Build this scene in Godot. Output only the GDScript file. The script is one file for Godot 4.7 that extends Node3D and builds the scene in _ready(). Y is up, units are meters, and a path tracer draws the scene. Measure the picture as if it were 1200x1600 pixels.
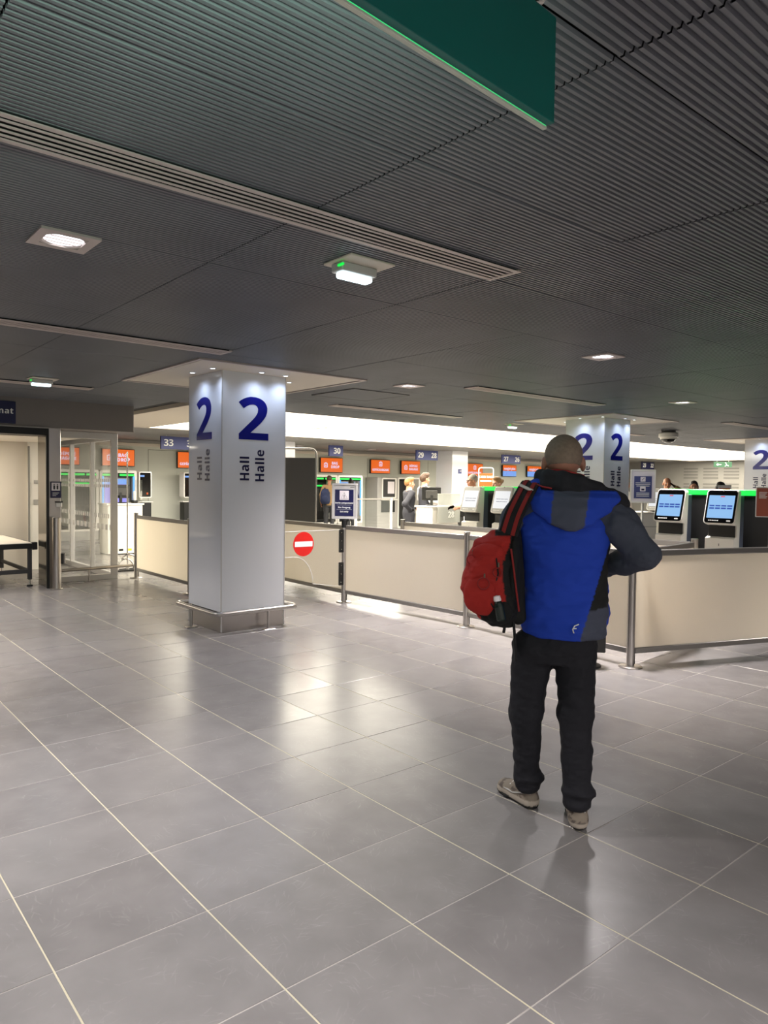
extends Node3D
# An airport check-in hall: metres, y up. +X runs along the floor joints, -Z towards the bag drop wall.

const TILE := 0.524
const CEIL := 2.70
const EYE := 1.55

var M := {}
var cache := {}
var taken := {}
var font_bold: SystemFont
var font_thin: SystemFont
var rng := RandomNumberGenerator.new()


func _ready() -> void:
	rng.seed = 7
	# camera
	var cam := Camera3D.new()
	cam.name = "camera"
	cam.fov = 70.68
	cam.near = 0.05
	cam.far = 200.0
	cam.basis = Basis(Vector3.UP, deg_to_rad(-40.019)) * Basis(Vector3.RIGHT, deg_to_rad(-2.188)) * Basis(Vector3.BACK, deg_to_rad(0.706))
	cam.position = Vector3(0, EYE, 0)
	add_child(cam)
	cam.current = true
	# surroundings: an indoor hall, no sky
	var env := Environment.new()
	env.background_mode = Environment.BG_COLOR
	env.background_color = Color(0, 0, 0)
	env.tonemap_mode = Environment.TONE_MAPPER_LINEAR
	env.tonemap_exposure = 1.0
	env.sdfgi_enabled = true
	env.ssao_enabled = true
	env.ssil_enabled = true
	var we := WorldEnvironment.new()
	we.name = "surroundings"
	we.environment = env
	add_child(we)
	font_bold = SystemFont.new()
	font_bold.font_names = PackedStringArray(["Droid Sans"])
	font_bold.font_weight = 700
	font_thin = SystemFont.new()
	font_thin.font_names = PackedStringArray(["Droid Sans"])
	make_materials()
	light_ceiling()
	rear_light_ceiling()
	downlights()
	build_shell()
	build_floor()
	build_ceiling()
	build_columns()
	build_portal()
	build_barriers()
	build_kiosks()
	build_back_wall()
	build_check_in()
	build_signs()
	build_people()
	build_traveller()


# ---------------------------------------------------------------- helpers

func mat(key: String, c: Color, rough := 0.6, metal := 0.0) -> StandardMaterial3D:
	var m := StandardMaterial3D.new()
	m.resource_name = key
	m.albedo_color = c
	m.roughness = rough
	m.metallic = metal
	M[key] = m
	return m


func glow(key: String, c: Color, energy: float, base := Color(0.8, 0.8, 0.8)) -> StandardMaterial3D:
	var m := mat(key, base, 0.4)
	m.emission_enabled = true
	m.emission = c
	m.emission_energy_multiplier = energy
	return m


func glass(key: String, c: Color, alpha: float) -> StandardMaterial3D:
	var m := mat(key, Color(c.r, c.g, c.b, alpha), 0.03)
	m.transparency = BaseMaterial3D.TRANSPARENCY_ALPHA
	return m


func noise_tex(freq: float, lo: Color, hi: Color, seed_: int, oct := 4, size := 512, warp := 0.0) -> NoiseTexture2D:
	var n := FastNoiseLite.new()
	n.seed = seed_
	n.frequency = freq
	n.fractal_octaves = oct
	n.noise_type = FastNoiseLite.TYPE_SIMPLEX_SMOOTH
	if warp > 0.0:
		n.domain_warp_enabled = true
		n.domain_warp_amplitude = warp
		n.domain_warp_frequency = freq
	var g := Gradient.new()
	g.offsets = PackedFloat32Array([0.2, 0.8])
	g.colors = PackedColorArray([lo, hi])
	var t := NoiseTexture2D.new()
	t.width = size
	t.height = size
	t.seamless = true
	t.noise = n
	t.color_ramp = g
	return t


func triplanar(m: StandardMaterial3D, scale_: float) -> void:
	m.uv1_triplanar = true
	m.uv1_world_triplanar = true
	m.uv1_scale = Vector3.ONE * scale_


# cloudy stone with pale scuff strokes, tiling at its borders
func stone_image() -> ImageTexture:
	var n := 1024
	var cloud := FastNoiseLite.new()
	cloud.seed = 21
	cloud.frequency = 0.008
	cloud.fractal_octaves = 5
	var soft := cloud.get_seamless_image(n, n)
	var val := PackedFloat32Array()
	val.resize(n * n)
	for y in n:
		for x in n:
			val[y * n + x] = 0.475 + 0.05 * (soft.get_pixel(x, y).r - 0.5)
	var r := RandomNumberGenerator.new()
	r.seed = 77
	for k in 520:
		# strokes come in small bundles of one direction
		var cx := r.randf() * n
		var cy := r.randf() * n
		var an := r.randf() * PI
		var strong := r.randf_range(0.008, 0.03)
		for q in r.randi_range(2, 7):
			var px := cx + r.randf_range(-22, 22)
			var py := cy + r.randf_range(-22, 22)
			var l := r.randi_range(8, 34)
			var bend := r.randf_range(-0.02, 0.02)
			var a := an + r.randf_range(-0.25, 0.25)
			for i in l:
				px += cos(a)
				py += sin(a)
				a += bend
				var w := strong * sin(PI * i / l)
				var ix := posmod(int(px), n)
				var iy := posmod(int(py), n)
				val[iy * n + ix] += w
				val[iy * n + (ix + 1) % n] += w * 0.6
				val[((iy + 1) % n) * n + ix] += w * 0.6
	var im := Image.create_empty(n, n, false, Image.FORMAT_RGB8)
	for y in n:
		for x in n:
			var v := clampf(val[y * n + x], 0.0, 1.0)
			im.set_pixel(x, y, Color(v * 1.012, v, v * 0.998))
	return ImageTexture.create_from_image(im)


func numbered(called: String) -> String:
	var n: int = taken.get(called, 0)
	taken[called] = n + 1
	return called if n == 0 else "%s_%03d" % [called, n]


func tag(o: Node, label: String, category: String, group := "") -> void:
	o.set_meta("label", label)
	o.set_meta("category", category)
	if group:
		o.set_meta("group", group)


func thing(called: String, label: String, category: String, at := Vector3.ZERO, yaw := 0.0, group := "") -> Node3D:
	var o := Node3D.new()
	o.name = numbered(called)
	add_child(o, true)
	o.position = at
	o.rotation.y = yaw
	tag(o, label, category, group)
	return o


func struct(called: String) -> Node3D:
	var o := Node3D.new()
	o.name = called
	o.set_meta("kind", "structure")
	add_child(o, true)
	return o


func put(parent: Node, called: String, mesh: Mesh, m: Material, at := Vector3.ZERO, b := Basis.IDENTITY) -> MeshInstance3D:
	var o := MeshInstance3D.new()
	o.name = called
	o.mesh = mesh
	o.material_override = m
	o.cast_shadow = GeometryInstance3D.SHADOW_CASTING_SETTING_ON
	o.transform = Transform3D(b, at)
	parent.add_child(o, true)
	return o


func tri(st: SurfaceTool, a: Vector3, b: Vector3, c: Vector3, n: Vector3) -> void:
	st.set_normal(n)
	if (b - a).cross(c - a).dot(n) > 0.0:
		st.add_vertex(a); st.add_vertex(c); st.add_vertex(b)
	else:
		st.add_vertex(a); st.add_vertex(b); st.add_vertex(c)


func quad(st: SurfaceTool, a: Vector3, b: Vector3, c: Vector3, d: Vector3, n: Vector3) -> void:
	tri(st, a, b, c, n)
	tri(st, a, c, d, n)


func new_st() -> SurfaceTool:
	var st := SurfaceTool.new()
	st.begin(Mesh.PRIMITIVE_TRIANGLES)
	return st


func add_box(st: SurfaceTool, at: Vector3, size: Vector3, bev := 0.0) -> void:
	var h := size * 0.5
	var e := minf(bev, minf(h.x, minf(h.y, h.z)) * 0.9)
	for ax in 3:
		for s: float in [-1.0, 1.0]:
			var u := (ax + 1) % 3
			var v := (ax + 2) % 3
			var n := Vector3.ZERO
			n[ax] = s
			var q: Array[Vector3] = []
			for w in [[-1, -1], [1, -1], [1, 1], [-1, 1]]:
				var p := Vector3.ZERO
				p[ax] = s * h[ax]
				p[u] = w[0] * (h[u] - e)
				p[v] = w[1] * (h[v] - e)
				q.append(at + p)
			quad(st, q[0], q[1], q[2], q[3], n)
	if e <= 0.0:
		return
	for ax in 3:
		var u := (ax + 1) % 3
		var v := (ax + 2) % 3
		for w in [[-1, -1], [1, -1], [1, 1], [-1, 1]]:
			var q: Array[Vector3] = []
			for t in [[-1, 0], [1, 0], [1, 1], [-1, 1]]:
				var p := Vector3.ZERO
				p[ax] = t[0] * (h[ax] - e)
				p[u] = w[0] * (h[u] - (0.0 if t[1] == 0 else e))
				p[v] = w[1] * (h[v] - (e if t[1] == 0 else 0.0))
				q.append(at + p)
			var n := Vector3.ZERO
			n[u] = w[0]
			n[v] = w[1]
			quad(st, q[0], q[1], q[2], q[3], n.normalized())
	for sx: float in [-1.0, 1.0]:
		for sy: float in [-1.0, 1.0]:
			for sz: float in [-1.0, 1.0]:
				var s := Vector3(sx, sy, sz)
				tri(st, at + s * (h - Vector3(0, e, e)), at + s * (h - Vector3(e, 0, e)), at + s * (h - Vector3(e, e, 0)), s.normalized())


func box_mesh(size: Vector3, bev := 0.004) -> ArrayMesh:
	var key := "b%s%s" % [size, bev]
	if not cache.has(key):
		var st := new_st()
		add_box(st, Vector3.ZERO, size, bev)
		cache[key] = st.commit()
	return cache[key]


func bx(parent: Node, called: String, size: Vector3, at: Vector3, m: Material, bev := 0.004, b := Basis.IDENTITY) -> MeshInstance3D:
	return put(parent, called, box_mesh(size, bev), m, at, b)


# a box given by its two corners
func slab(parent: Node, called: String, a: Vector3, b: Vector3, m: Material, bev := 0.0) -> MeshInstance3D:
	return bx(parent, called, (b - a).abs(), (a + b) * 0.5, m, bev)


# a flat band along a path; normals say which way its face looks
func ribbon_mesh(pts: Array, normals: Array, w: float, thick: float) -> ArrayMesh:
	var st := new_st()
	var rows := []
	for i in pts.size():
		var t: Vector3 = (pts[mini(i + 1, pts.size() - 1)] - pts[maxi(i - 1, 0)]).normalized()
		var n: Vector3 = (normals[i] - t * t.dot(normals[i])).normalized()
		var u := t.cross(n)
		rows.append([pts[i] + u * w / 2 + n * thick / 2, pts[i] - u * w / 2 + n * thick / 2, pts[i] - u * w / 2 - n * thick / 2, pts[i] + u * w / 2 - n * thick / 2, n, u])
	for i in rows.size() - 1:
		var a: Array = rows[i]
		var b: Array = rows[i + 1]
		quad(st, a[0], a[1], b[1], b[0], (a[4] + b[4]).normalized())
		quad(st, a[2], a[3], b[3], b[2], -(a[4] + b[4]).normalized())
		quad(st, a[3], a[0], b[0], b[3], (a[5] + b[5]).normalized())
		quad(st, a[1], a[2], b[2], b[1], -(a[5] + b[5]).normalized())
	return st.commit()


func smooth_path(pts: Array, steps := 4) -> Array:
	var out := []
	for i in pts.size() - 1:
		for k in steps:
			out.append(pts[i].cubic_interpolate(pts[i + 1], pts[maxi(i - 1, 0)], pts[mini(i + 2, pts.size() - 1)], float(k) / steps))
	out.append(pts[pts.size() - 1])
	return out


func lathe_mesh(profile: Array, seg := 24) -> ArrayMesh:
	# profile: [radius, y] from bottom to top; every edge is its own flat band
	var key := "l%s%d" % [profile, seg]
	if cache.has(key):
		return cache[key]
	var st := new_st()
	for i in profile.size() - 1:
		var r0: float = profile[i][0]
		var y0: float = profile[i][1]
		var r1: float = profile[i + 1][0]
		var y1: float = profile[i + 1][1]
		var t := Vector2(r1 - r0, y1 - y0)
		if t.length() < 1e-6:
			continue
		t = t.normalized()
		for k in seg:
			var a := TAU * k / seg
			var b := TAU * (k + 1) / seg
			var ca := Vector3(cos(a), 0, sin(a))
			var cb := Vector3(cos(b), 0, sin(b))
			var na := (ca * t.y + Vector3(0, -t.x, 0)).normalized()
			var nb := (cb * t.y + Vector3(0, -t.x, 0)).normalized()
			var p := [ca * r0 + Vector3(0, y0, 0), cb * r0 + Vector3(0, y0, 0), cb * r1 + Vector3(0, y1, 0), ca * r1 + Vector3(0, y1, 0)]
			var n := [na, nb, nb, na]
			for w in [[0, 1, 2], [0, 2, 3]]:
				var flip: bool = (p[w[1]] - p[w[0]]).cross(p[w[2]] - p[w[0]]).dot(na + nb) > 0.0
				for j in ([0, 2, 1] if flip else [0, 1, 2]):
					st.set_normal(n[w[j]])
					st.add_vertex(p[w[j]])
	cache[key] = st.commit()
	return cache[key]


func lathe(parent: Node, called: String, profile: Array, at: Vector3, m: Material, seg := 24, b := Basis.IDENTITY) -> MeshInstance3D:
	return put(parent, called, lathe_mesh(profile, seg), m, at, b)


func cy(parent: Node, called: String, r: float, h: float, at: Vector3, m: Material, b := Basis.IDENTITY, seg := 20) -> MeshInstance3D:
	var e := minf(0.004, minf(r, h) * 0.25)
	return lathe(parent, called, [[0.0, -h * 0.5], [r - e, -h * 0.5], [r, -h * 0.5 + e], [r, h * 0.5 - e], [r - e, h * 0.5], [0.0, h * 0.5]], at, m, seg, b)


func tube_mesh(pts: Array, r: float, seg := 10, closed := false, flat := 1.0, r_end := -1.0) -> ArrayMesh:
	var st := new_st()
	var n := pts.size()
	var rings := []
	var up := Vector3.UP
	var t0: Vector3 = (pts[1] - pts[0]).normalized()
	if absf(t0.dot(up)) > 0.9:
		up = Vector3.RIGHT
	var side := t0.cross(up).normalized()
	for i in n:
		var a: Vector3 = pts[(i - 1 + n) % n] if closed or i > 0 else pts[0]
		var b: Vector3 = pts[(i + 1) % n] if closed or i < n - 1 else pts[n - 1]
		var t := (b - a).normalized()
		side = (side - t * side.dot(t)).normalized()
		var other := t.cross(side)
		var rr := r if r_end < 0.0 else lerpf(r, r_end, float(i) / (n - 1))
		var ring := []
		for k in seg:
			var an := TAU * k / seg
			var d := side * cos(an) + other * sin(an) * flat
			ring.append([pts[i] + d * rr, (side * cos(an) * flat + other * sin(an)).normalized()])
		rings.append(ring)
	for i in (n if closed else n - 1):
		var ra: Array = rings[i]
		var rb: Array = rings[(i + 1) % n]
		for k in seg:
			var q := [ra[k], ra[(k + 1) % seg], rb[(k + 1) % seg], rb[k]]
			for w in [[0, 1, 2], [0, 2, 3]]:
				var flip: bool = (q[w[1]][0] - q[w[0]][0]).cross(q[w[2]][0] - q[w[0]][0]).dot(q[0][1] + q[1][1]) > 0.0
				for j in ([0, 2, 1] if flip else [0, 1, 2]):
					st.set_normal(q[w[j]][1])
					st.add_vertex(q[w[j]][0])
	if not closed:
		for e in [[0, 1], [n - 1, n - 2]]:
			var nn: Vector3 = (pts[e[0]] - pts[e[1]]).normalized()
			for k in seg:
				tri(st, pts[e[0]], rings[e[0]][k][0], rings[e[0]][(k + 1) % seg][0], nn)
	return st.commit()


func tube(parent: Node, called: String, pts: Array, r: float, m: Material, seg := 10, closed := false, flat := 1.0) -> MeshInstance3D:
	return put(parent, called, tube_mesh(pts, r, seg, closed, flat), m)


# corners rounded: a path with arcs of radius rad at each inner point
func rounded_path(pts: Array, rad: float, closed := false, steps := 5) -> Array:
	var out := []
	var n := pts.size()
	for i in n:
		if not closed and (i == 0 or i == n - 1):
			out.append(pts[i])
			continue
		var p: Vector3 = pts[i]
		var a: Vector3 = pts[(i - 1 + n) % n]
		var b: Vector3 = pts[(i + 1) % n]
		var pa := p + (a - p).normalized() * rad
		var pb := p + (b - p).normalized() * rad
		for k in steps + 1:
			var t := float(k) / steps
			out.append(pa.lerp(p, t).lerp(p.lerp(pb, t), t))
	return out


func rr_outline(w: float, h: float, rad: float, steps := 6) -> PackedVector2Array:
	var out := PackedVector2Array()
	var c := [Vector2(w / 2 - rad, h / 2 - rad), Vector2(-w / 2 + rad, h / 2 - rad), Vector2(-w / 2 + rad, -h / 2 + rad), Vector2(w / 2 - rad, -h / 2 + rad)]
	for i in 4:
		for k in steps + 1:
			var a := PI / 2 * (i + float(k) / steps)
			out.append(c[i] + Vector2(cos(a), sin(a)) * rad)
	return out


# an outline in the XY plane, thickness d about z = 0, front edge chamfered
func plate_mesh(outline: PackedVector2Array, d: float, bev := 0.0) -> ArrayMesh:
	var key := "p%s%s%s" % [outline, d, bev]
	if cache.has(key):
		return cache[key]
	var st := new_st()
	var pts := outline
	if Geometry2D.is_polygon_clockwise(pts):
		pts.reverse()
	var inner := pts
	if bev > 0.0:
		inner = PackedVector2Array()
		for i in pts.size():
			var a := pts[(i - 1 + pts.size()) % pts.size()]
			var b := pts[(i + 1) % pts.size()]
			var t := (b - a).normalized()
			inner.append(pts[i] + Vector2(-t.y, t.x) * bev)
	var zf := d / 2
	var zb := -d / 2
	var ids := Geometry2D.triangulate_polygon(pts)
	for i in range(0, ids.size(), 3):
		tri(st, Vector3(inner[ids[i]].x, inner[ids[i]].y, zf), Vector3(inner[ids[i + 1]].x, inner[ids[i + 1]].y, zf), Vector3(inner[ids[i + 2]].x, inner[ids[i + 2]].y, zf), Vector3.BACK)
		tri(st, Vector3(pts[ids[i]].x, pts[ids[i]].y, zb), Vector3(pts[ids[i + 1]].x, pts[ids[i + 1]].y, zb), Vector3(pts[ids[i + 2]].x, pts[ids[i + 2]].y, zb), Vector3.FORWARD)
	for i in pts.size():
		var j := (i + 1) % pts.size()
		var e := pts[j] - pts[i]
		if e.length() < 1e-7:
			continue
		e = e.normalized()
		var nn := Vector3(e.y, -e.x, 0)
		quad(st, Vector3(pts[i].x, pts[i].y, zb), Vector3(pts[j].x, pts[j].y, zb), Vector3(pts[j].x, pts[j].y, zf - bev), Vector3(pts[i].x, pts[i].y, zf - bev), nn)
		if bev > 0.0:
			quad(st, Vector3(pts[i].x, pts[i].y, zf - bev), Vector3(pts[j].x, pts[j].y, zf - bev), Vector3(inner[j].x, inner[j].y, zf), Vector3(inner[i].x, inner[i].y, zf), (nn + Vector3.BACK).normalized())
	cache[key] = st.commit()
	return cache[key]


func plate(parent: Node, called: String, w: float, h: float, d: float, rad: float, at: Vector3, m: Material, bev := 0.0, b := Basis.IDENTITY) -> MeshInstance3D:
	return put(parent, called, plate_mesh(rr_outline(w, h, maxf(rad, 0.0005), 6 if rad > 0.004 else 1), d, bev), m, at, b)


# a rounded frame with an opening
func frame_mesh(w: float, h: float, d: float, rad: float, border: float) -> ArrayMesh:
	var key := "f%s" % [[w, h, d, rad, border]]
	if cache.has(key):
		return cache[key]
	var st := new_st()
	var o := rr_outline(w, h, rad)
	var i_ := rr_outline(w - 2 * border, h - 2 * border, maxf(rad - border, 0.001))
	for k in o.size():
		var j := (k + 1) % o.size()
		for s: float in [-1.0, 1.0]:
			var z := d / 2 * s
			quad(st, Vector3(o[k].x, o[k].y, z), Vector3(o[j].x, o[j].y, z), Vector3(i_[j].x, i_[j].y, z), Vector3(i_[k].x, i_[k].y, z), Vector3(0, 0, s))
		for side in [[o, 1.0], [i_, -1.0]]:
			var p: PackedVector2Array = side[0]
			var e := p[j] - p[k]
			if e.length() < 1e-6:
				continue
			e = e.normalized()
			var nn := Vector3(e.y, -e.x, 0) * float(side[1])
			quad(st, Vector3(p[k].x, p[k].y, -d / 2), Vector3(p[j].x, p[j].y, -d / 2), Vector3(p[j].x, p[j].y, d / 2), Vector3(p[k].x, p[k].y, d / 2), nn)
	cache[key] = st.commit()
	return cache[key]


func frame(parent: Node, called: String, w: float, h: float, d: float, rad: float, border: float, at: Vector3, m: Material, b := Basis.IDENTITY) -> MeshInstance3D:
	return put(parent, called, frame_mesh(w, h, d, rad, border), m, at, b)


# flat lettering, facing local +Z, centred on its place; high = height of a capital
func txt(parent: Node, s: String, high: float, at: Vector3, m: Material, b := Basis.IDENTITY, bold := true, called := "lettering", depth := 0.003, squeeze := 1.0) -> MeshInstance3D:
	var key := "t%s%s%s%s" % [s, high, bold, depth]
	if not cache.has(key):
		var t := TextMesh.new()
		t.font = font_bold if bold else font_thin
		t.text = s
		t.font_size = 40
		t.pixel_size = high / 28.6
		t.depth = depth
		t.curve_step = 1.0 if high > 0.1 else 3.0
		cache[key] = t
	return put(parent, called, cache[key], m, at, b * Basis.from_scale(Vector3(squeeze, 1, 1)))


func lamp_area(called: String, at: Vector3, w: float, h: float, energy: float, c: Color, b: Basis) -> AreaLight3D:
	var l := AreaLight3D.new()
	l.name = called
	l.area_size = Vector2(w, h)
	l.light_energy = energy
	l.light_color = c
	l.shadow_enabled = true
	l.set("area_range", 40.0)
	l.transform = Transform3D(b, at)
	return l


func lamp_spot(called: String, at: Vector3, energy: float, c: Color, angle: float, size := 0.05, b := Basis(Vector3.RIGHT, -PI / 2)) -> SpotLight3D:
	var l := SpotLight3D.new()
	l.name = called
	l.light_energy = energy
	l.light_color = c
	l.spot_angle = angle
	l.spot_range = 40.0
	l.spot_attenuation = 2.0
	l.light_size = size
	l.shadow_enabled = true
	l.transform = Transform3D(b, at)
	return l


func make_materials() -> void:
	# stone tiles: the same cloudy, scuffed stone in four tones
	var scuffed := stone_image()
	for i in 4:
		var v: float = [0.0, 0.010, -0.010, 0.016][i]
		var t := mat("tile_%d" % i, Color(0.985 + v, 0.97 + v, 0.965 + v), 1.0)
		t.albedo_texture = scuffed
		t.roughness = [0.27, 0.29, 0.25, 0.28][i]
		t.metallic_specular = 0.5
		triplanar(t, [0.43, 0.47, 0.39, 0.45][i])
		t.uv1_offset = Vector3(0.17, 0.31, 0.53) * i
	mat("grout_pale", Color(0.72, 0.69, 0.60), 0.8)
	mat("grout_dull", Color(0.65, 0.625, 0.605), 0.85)
	mat("wall_end", Color(0.45, 0.44, 0.42), 0.6)
	var cm := mat("ceiling_rib", Color(0.405, 0.412, 0.435), 0.45)
	cm.albedo_texture = noise_tex(0.01, Color(0.92, 0.92, 0.92), Color(1, 1, 1), 51, 3, 256)
	triplanar(cm, 0.5)
	mat("ceiling_slab", Color(0.10, 0.10, 0.10), 0.8)
	mat("ceiling_pale", Color(0.80, 0.76, 0.70), 0.6)
	mat("ceiling_grey", Color(0.50, 0.49, 0.47), 0.6)
	mat("vent_metal", Color(0.74, 0.69, 0.67), 0.45, 0.2)
	mat("vent_dark", Color(0.012, 0.012, 0.012), 0.9)
	mat("fascia", Color(0.48, 0.455, 0.44), 0.55)
	mat("slot", Color(0.36, 0.35, 0.335), 0.7)
	mat("wall_back", Color(0.76, 0.765, 0.715), 0.5)
	mat("wall_grey", Color(0.52, 0.51, 0.49), 0.6)
	mat("wall_cream", Color(0.86, 0.83, 0.78), 0.5)
	mat("seam", Color(0.35, 0.35, 0.31), 0.7)
	mat("steel", Color(0.72, 0.70, 0.68), 0.28, 1.0)
	mat("steel_polished", Color(0.42, 0.40, 0.37), 0.14, 1.0)
	mat("chrome", Color(0.85, 0.84, 0.82), 0.12, 1.0)
	mat("aluminium", Color(0.60, 0.585, 0.565), 0.4, 0.7)
	mat("alu_frame", Color(0.76, 0.75, 0.74), 0.4, 0.25)
	mat("column_glass", Color(0.86, 0.865, 0.88), 0.07)
	mat("print_blue", Color(0.07, 0.09, 0.45), 0.25)
	mat("print_navy", Color(0.06, 0.07, 0.25), 0.3)
	mat("sign_navy", Color(0.075, 0.085, 0.26), 0.4)
	mat("sign_blue", Color(0.22, 0.25, 0.46), 0.4)
	mat("letters_white", Color(0.92, 0.92, 0.90), 0.5)
	mat("letters_black", Color(0.04, 0.04, 0.05), 0.5)
	mat("red_print", Color(0.78, 0.10, 0.09), 0.35)
	mat("white_print", Color(0.90, 0.87, 0.88), 0.4)
	var pn := mat("barrier_panel", Color(0.94, 0.92, 0.875), 0.5)
	pn.backlight_enabled = true
	pn.backlight = Color(0.99, 0.965, 0.92)
	mat("black", Color(0.012, 0.012, 0.014), 0.5)
	mat("black_gloss", Color(0.012, 0.012, 0.015), 0.12)
	mat("charcoal", Color(0.20, 0.195, 0.19), 0.6)
	mat("dark_grey", Color(0.36, 0.355, 0.345), 0.55)
	mat("blue_grey", Color(0.33, 0.36, 0.42), 0.5)
	mat("rubber", Color(0.05, 0.05, 0.05), 0.8)
	mat("white_shell", Color(0.90, 0.885, 0.85), 0.3)
	mat("white_lacquer", Color(0.92, 0.905, 0.87), 0.35)
	mat("shell_grey", Color(0.66, 0.65, 0.63), 0.4)
	mat("bezel_grey", Color(0.62, 0.61, 0.58), 0.35)
	mat("orange", Color(0.72, 0.30, 0.06), 0.5)
	mat("brown_poster", Color(0.58, 0.24, 0.10), 0.35)
	mat("hazard", Color(0.85, 0.70, 0.10), 0.5)
	mat("green_sign", Color(0.05, 0.38, 0.35), 0.35)
	mat("green_sign_pale", Color(0.72, 0.74, 0.68), 0.5)
	mat("green_exit", Color(0.06, 0.27, 0.16), 0.4)
	glass("pane", Color(0.93, 0.96, 0.94), 0.02)
	glass("pane_frost", Color(0.82, 0.83, 0.80), 0.55)
	mat("sticker", Color(0.80, 0.79, 0.78), 0.5)
	mat("acrylic", Color(0.9, 0.9, 0.9), 0.2)
	# what gives off light
	glow("panel_light", Color(1.0, 0.975, 0.90), 2.2, Color(0.9, 0.9, 0.88))
	glow("lamp_face", Color(0.98, 0.97, 1.0), 2.6)
	glow("lamp_cold", Color(0.86, 0.97, 1.0), 2.6)
	glow("led_white", Color(0.93, 0.96, 1.0), 6.0)
	glow("led_green", Color(0.08, 0.95, 0.30), 1.1, Color(0.05, 0.4, 0.15))
	glow("green_bar", Color(0.10, 0.95, 0.32), 1.0, Color(0.05, 0.4, 0.15))
	glow("blue_bar", Color(0.32, 0.72, 1.0), 1.0, Color(0.2, 0.4, 0.6))
	glow("screen_orange", Color(0.97, 0.42, 0.07), 0.85, Color(0.1, 0.04, 0.01))
	glow("screen_white", Color(0.93, 0.88, 1.0), 0.95, Color(0.1, 0.1, 0.1))
	glow("screen_blue", Color(0.60, 0.80, 1.0), 0.85, Color(0.05, 0.06, 0.08))
	glow("screen_button", Color(0.16, 0.32, 0.72), 0.8, Color(0.03, 0.04, 0.08))
	glow("screen_red", Color(1.0, 0.35, 0.42), 0.8, Color(0.08, 0.03, 0.03))
	glow("screen_lilac", Color(0.62, 0.60, 1.0), 0.9, Color(0.06, 0.06, 0.1))
	glow("screen_deep", Color(0.25, 0.25, 0.85), 0.8, Color(0.03, 0.03, 0.08))
	glow("screen_pale", Color(0.92, 0.93, 0.95), 0.85, Color(0.1, 0.1, 0.1))
	glow("screen_sky", Color(0.50, 0.70, 1.0), 0.85, Color(0.05, 0.06, 0.08))
	glow("screen_ink", Color(0.35, 0.35, 0.50), 0.6, Color(0.03, 0.03, 0.04))
	glow("sign_glow", Color(0.25, 1.0, 0.55), 0.9, Color(0.05, 0.3, 0.15))
	# people
	mat("shirt_white", Color(0.86, 0.85, 0.84), 0.8)
	mat("uniform", Color(0.17, 0.17, 0.20), 0.85)
	mat("trouser_dark", Color(0.20, 0.20, 0.21), 0.85)
	mat("tan_coat", Color(0.60, 0.48, 0.32), 0.85)
	mat("navy_cloth", Color(0.10, 0.14, 0.26), 0.8)
	mat("shoe_black", Color(0.06, 0.06, 0.06), 0.4)
	mat("hair_blond", Color(0.52, 0.37, 0.20), 0.6)
	mat("hair_brown", Color(0.27, 0.18, 0.11), 0.6)
	mat("hair_dark", Color(0.10, 0.07, 0.06), 0.5)
	mat("hair_grey", Color(0.52, 0.48, 0.42), 0.7)
	for k in ["skin", "cloth"]:
		var pm := mat(k, Color.WHITE, 0.55 if k == "skin" else 0.85)
		pm.vertex_color_use_as_albedo = true


# ---------------------------------------------------------------- lights of the place

# the luminous ceiling above the queue: two rows of stretched panels
func light_ceiling() -> void:
	var i := 0
	for row in 2:
		for col in 9:
			var x0 := 6.0 + 2.6 * col
			var z0 := -9.95 - 2.55 * row
			var c := Vector3(x0 + 1.3, CEIL, z0 - 1.275)
			var words := "%s luminous ceiling panel counted from the pale margin, row %s" % [["first", "second", "third", "fourth", "fifth", "sixth", "seventh", "eighth", "ninth"][col], "over the queue" if row == 0 else "towards the bag drop wall"]
			var t := thing("luminous_ceiling_lamp", words, "ceiling light", c, 0.0, "luminous ceiling above the queue")
			bx(t, "diffuser", Vector3(2.56, 0.02, 2.51), Vector3(0, 0.03, 0), M.panel_light, 0.0)
			frame(t, "panel_frame", 2.6, 2.55, 0.05, 0.002, 0.045, Vector3(0, 0.018, 0), M.ceiling_pale, Basis(Vector3.RIGHT, PI / 2))
			t.add_child(lamp_area("panel_lamp", Vector3(0, 0.012, 0), 2.50, 2.45, 23.0, Color(1.0, 0.967, 0.89), Basis(Vector3.RIGHT, -PI / 2)))
			i += 1


# the hall goes on behind the photographer, with a second luminous ceiling over its entrance side
func rear_light_ceiling() -> void:
	for col in 4:
		var c := Vector3(-3.4 + 2.6 * col, CEIL, 4.6)
		var t := thing("luminous_ceiling_lamp", "%s luminous ceiling panel of the row behind the photographer" % ["first", "second", "third", "fourth"][col], "ceiling light", c, 0.0, "luminous ceiling behind the photographer")
		bx(t, "diffuser", Vector3(2.56, 0.02, 2.51), Vector3(0, -0.02, 0), M.panel_light, 0.0)
		frame(t, "panel_frame", 2.6, 2.55, 0.03, 0.002, 0.02, Vector3(0, -0.02, 0), M.ceiling_pale, Basis(Vector3.RIGHT, PI / 2))
		t.add_child(lamp_area("panel_lamp", Vector3(0, -0.04, 0), 2.54, 2.49, 13.5, Color(1.0, 0.97, 0.975), Basis(Vector3.RIGHT, -PI / 2)))


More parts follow.
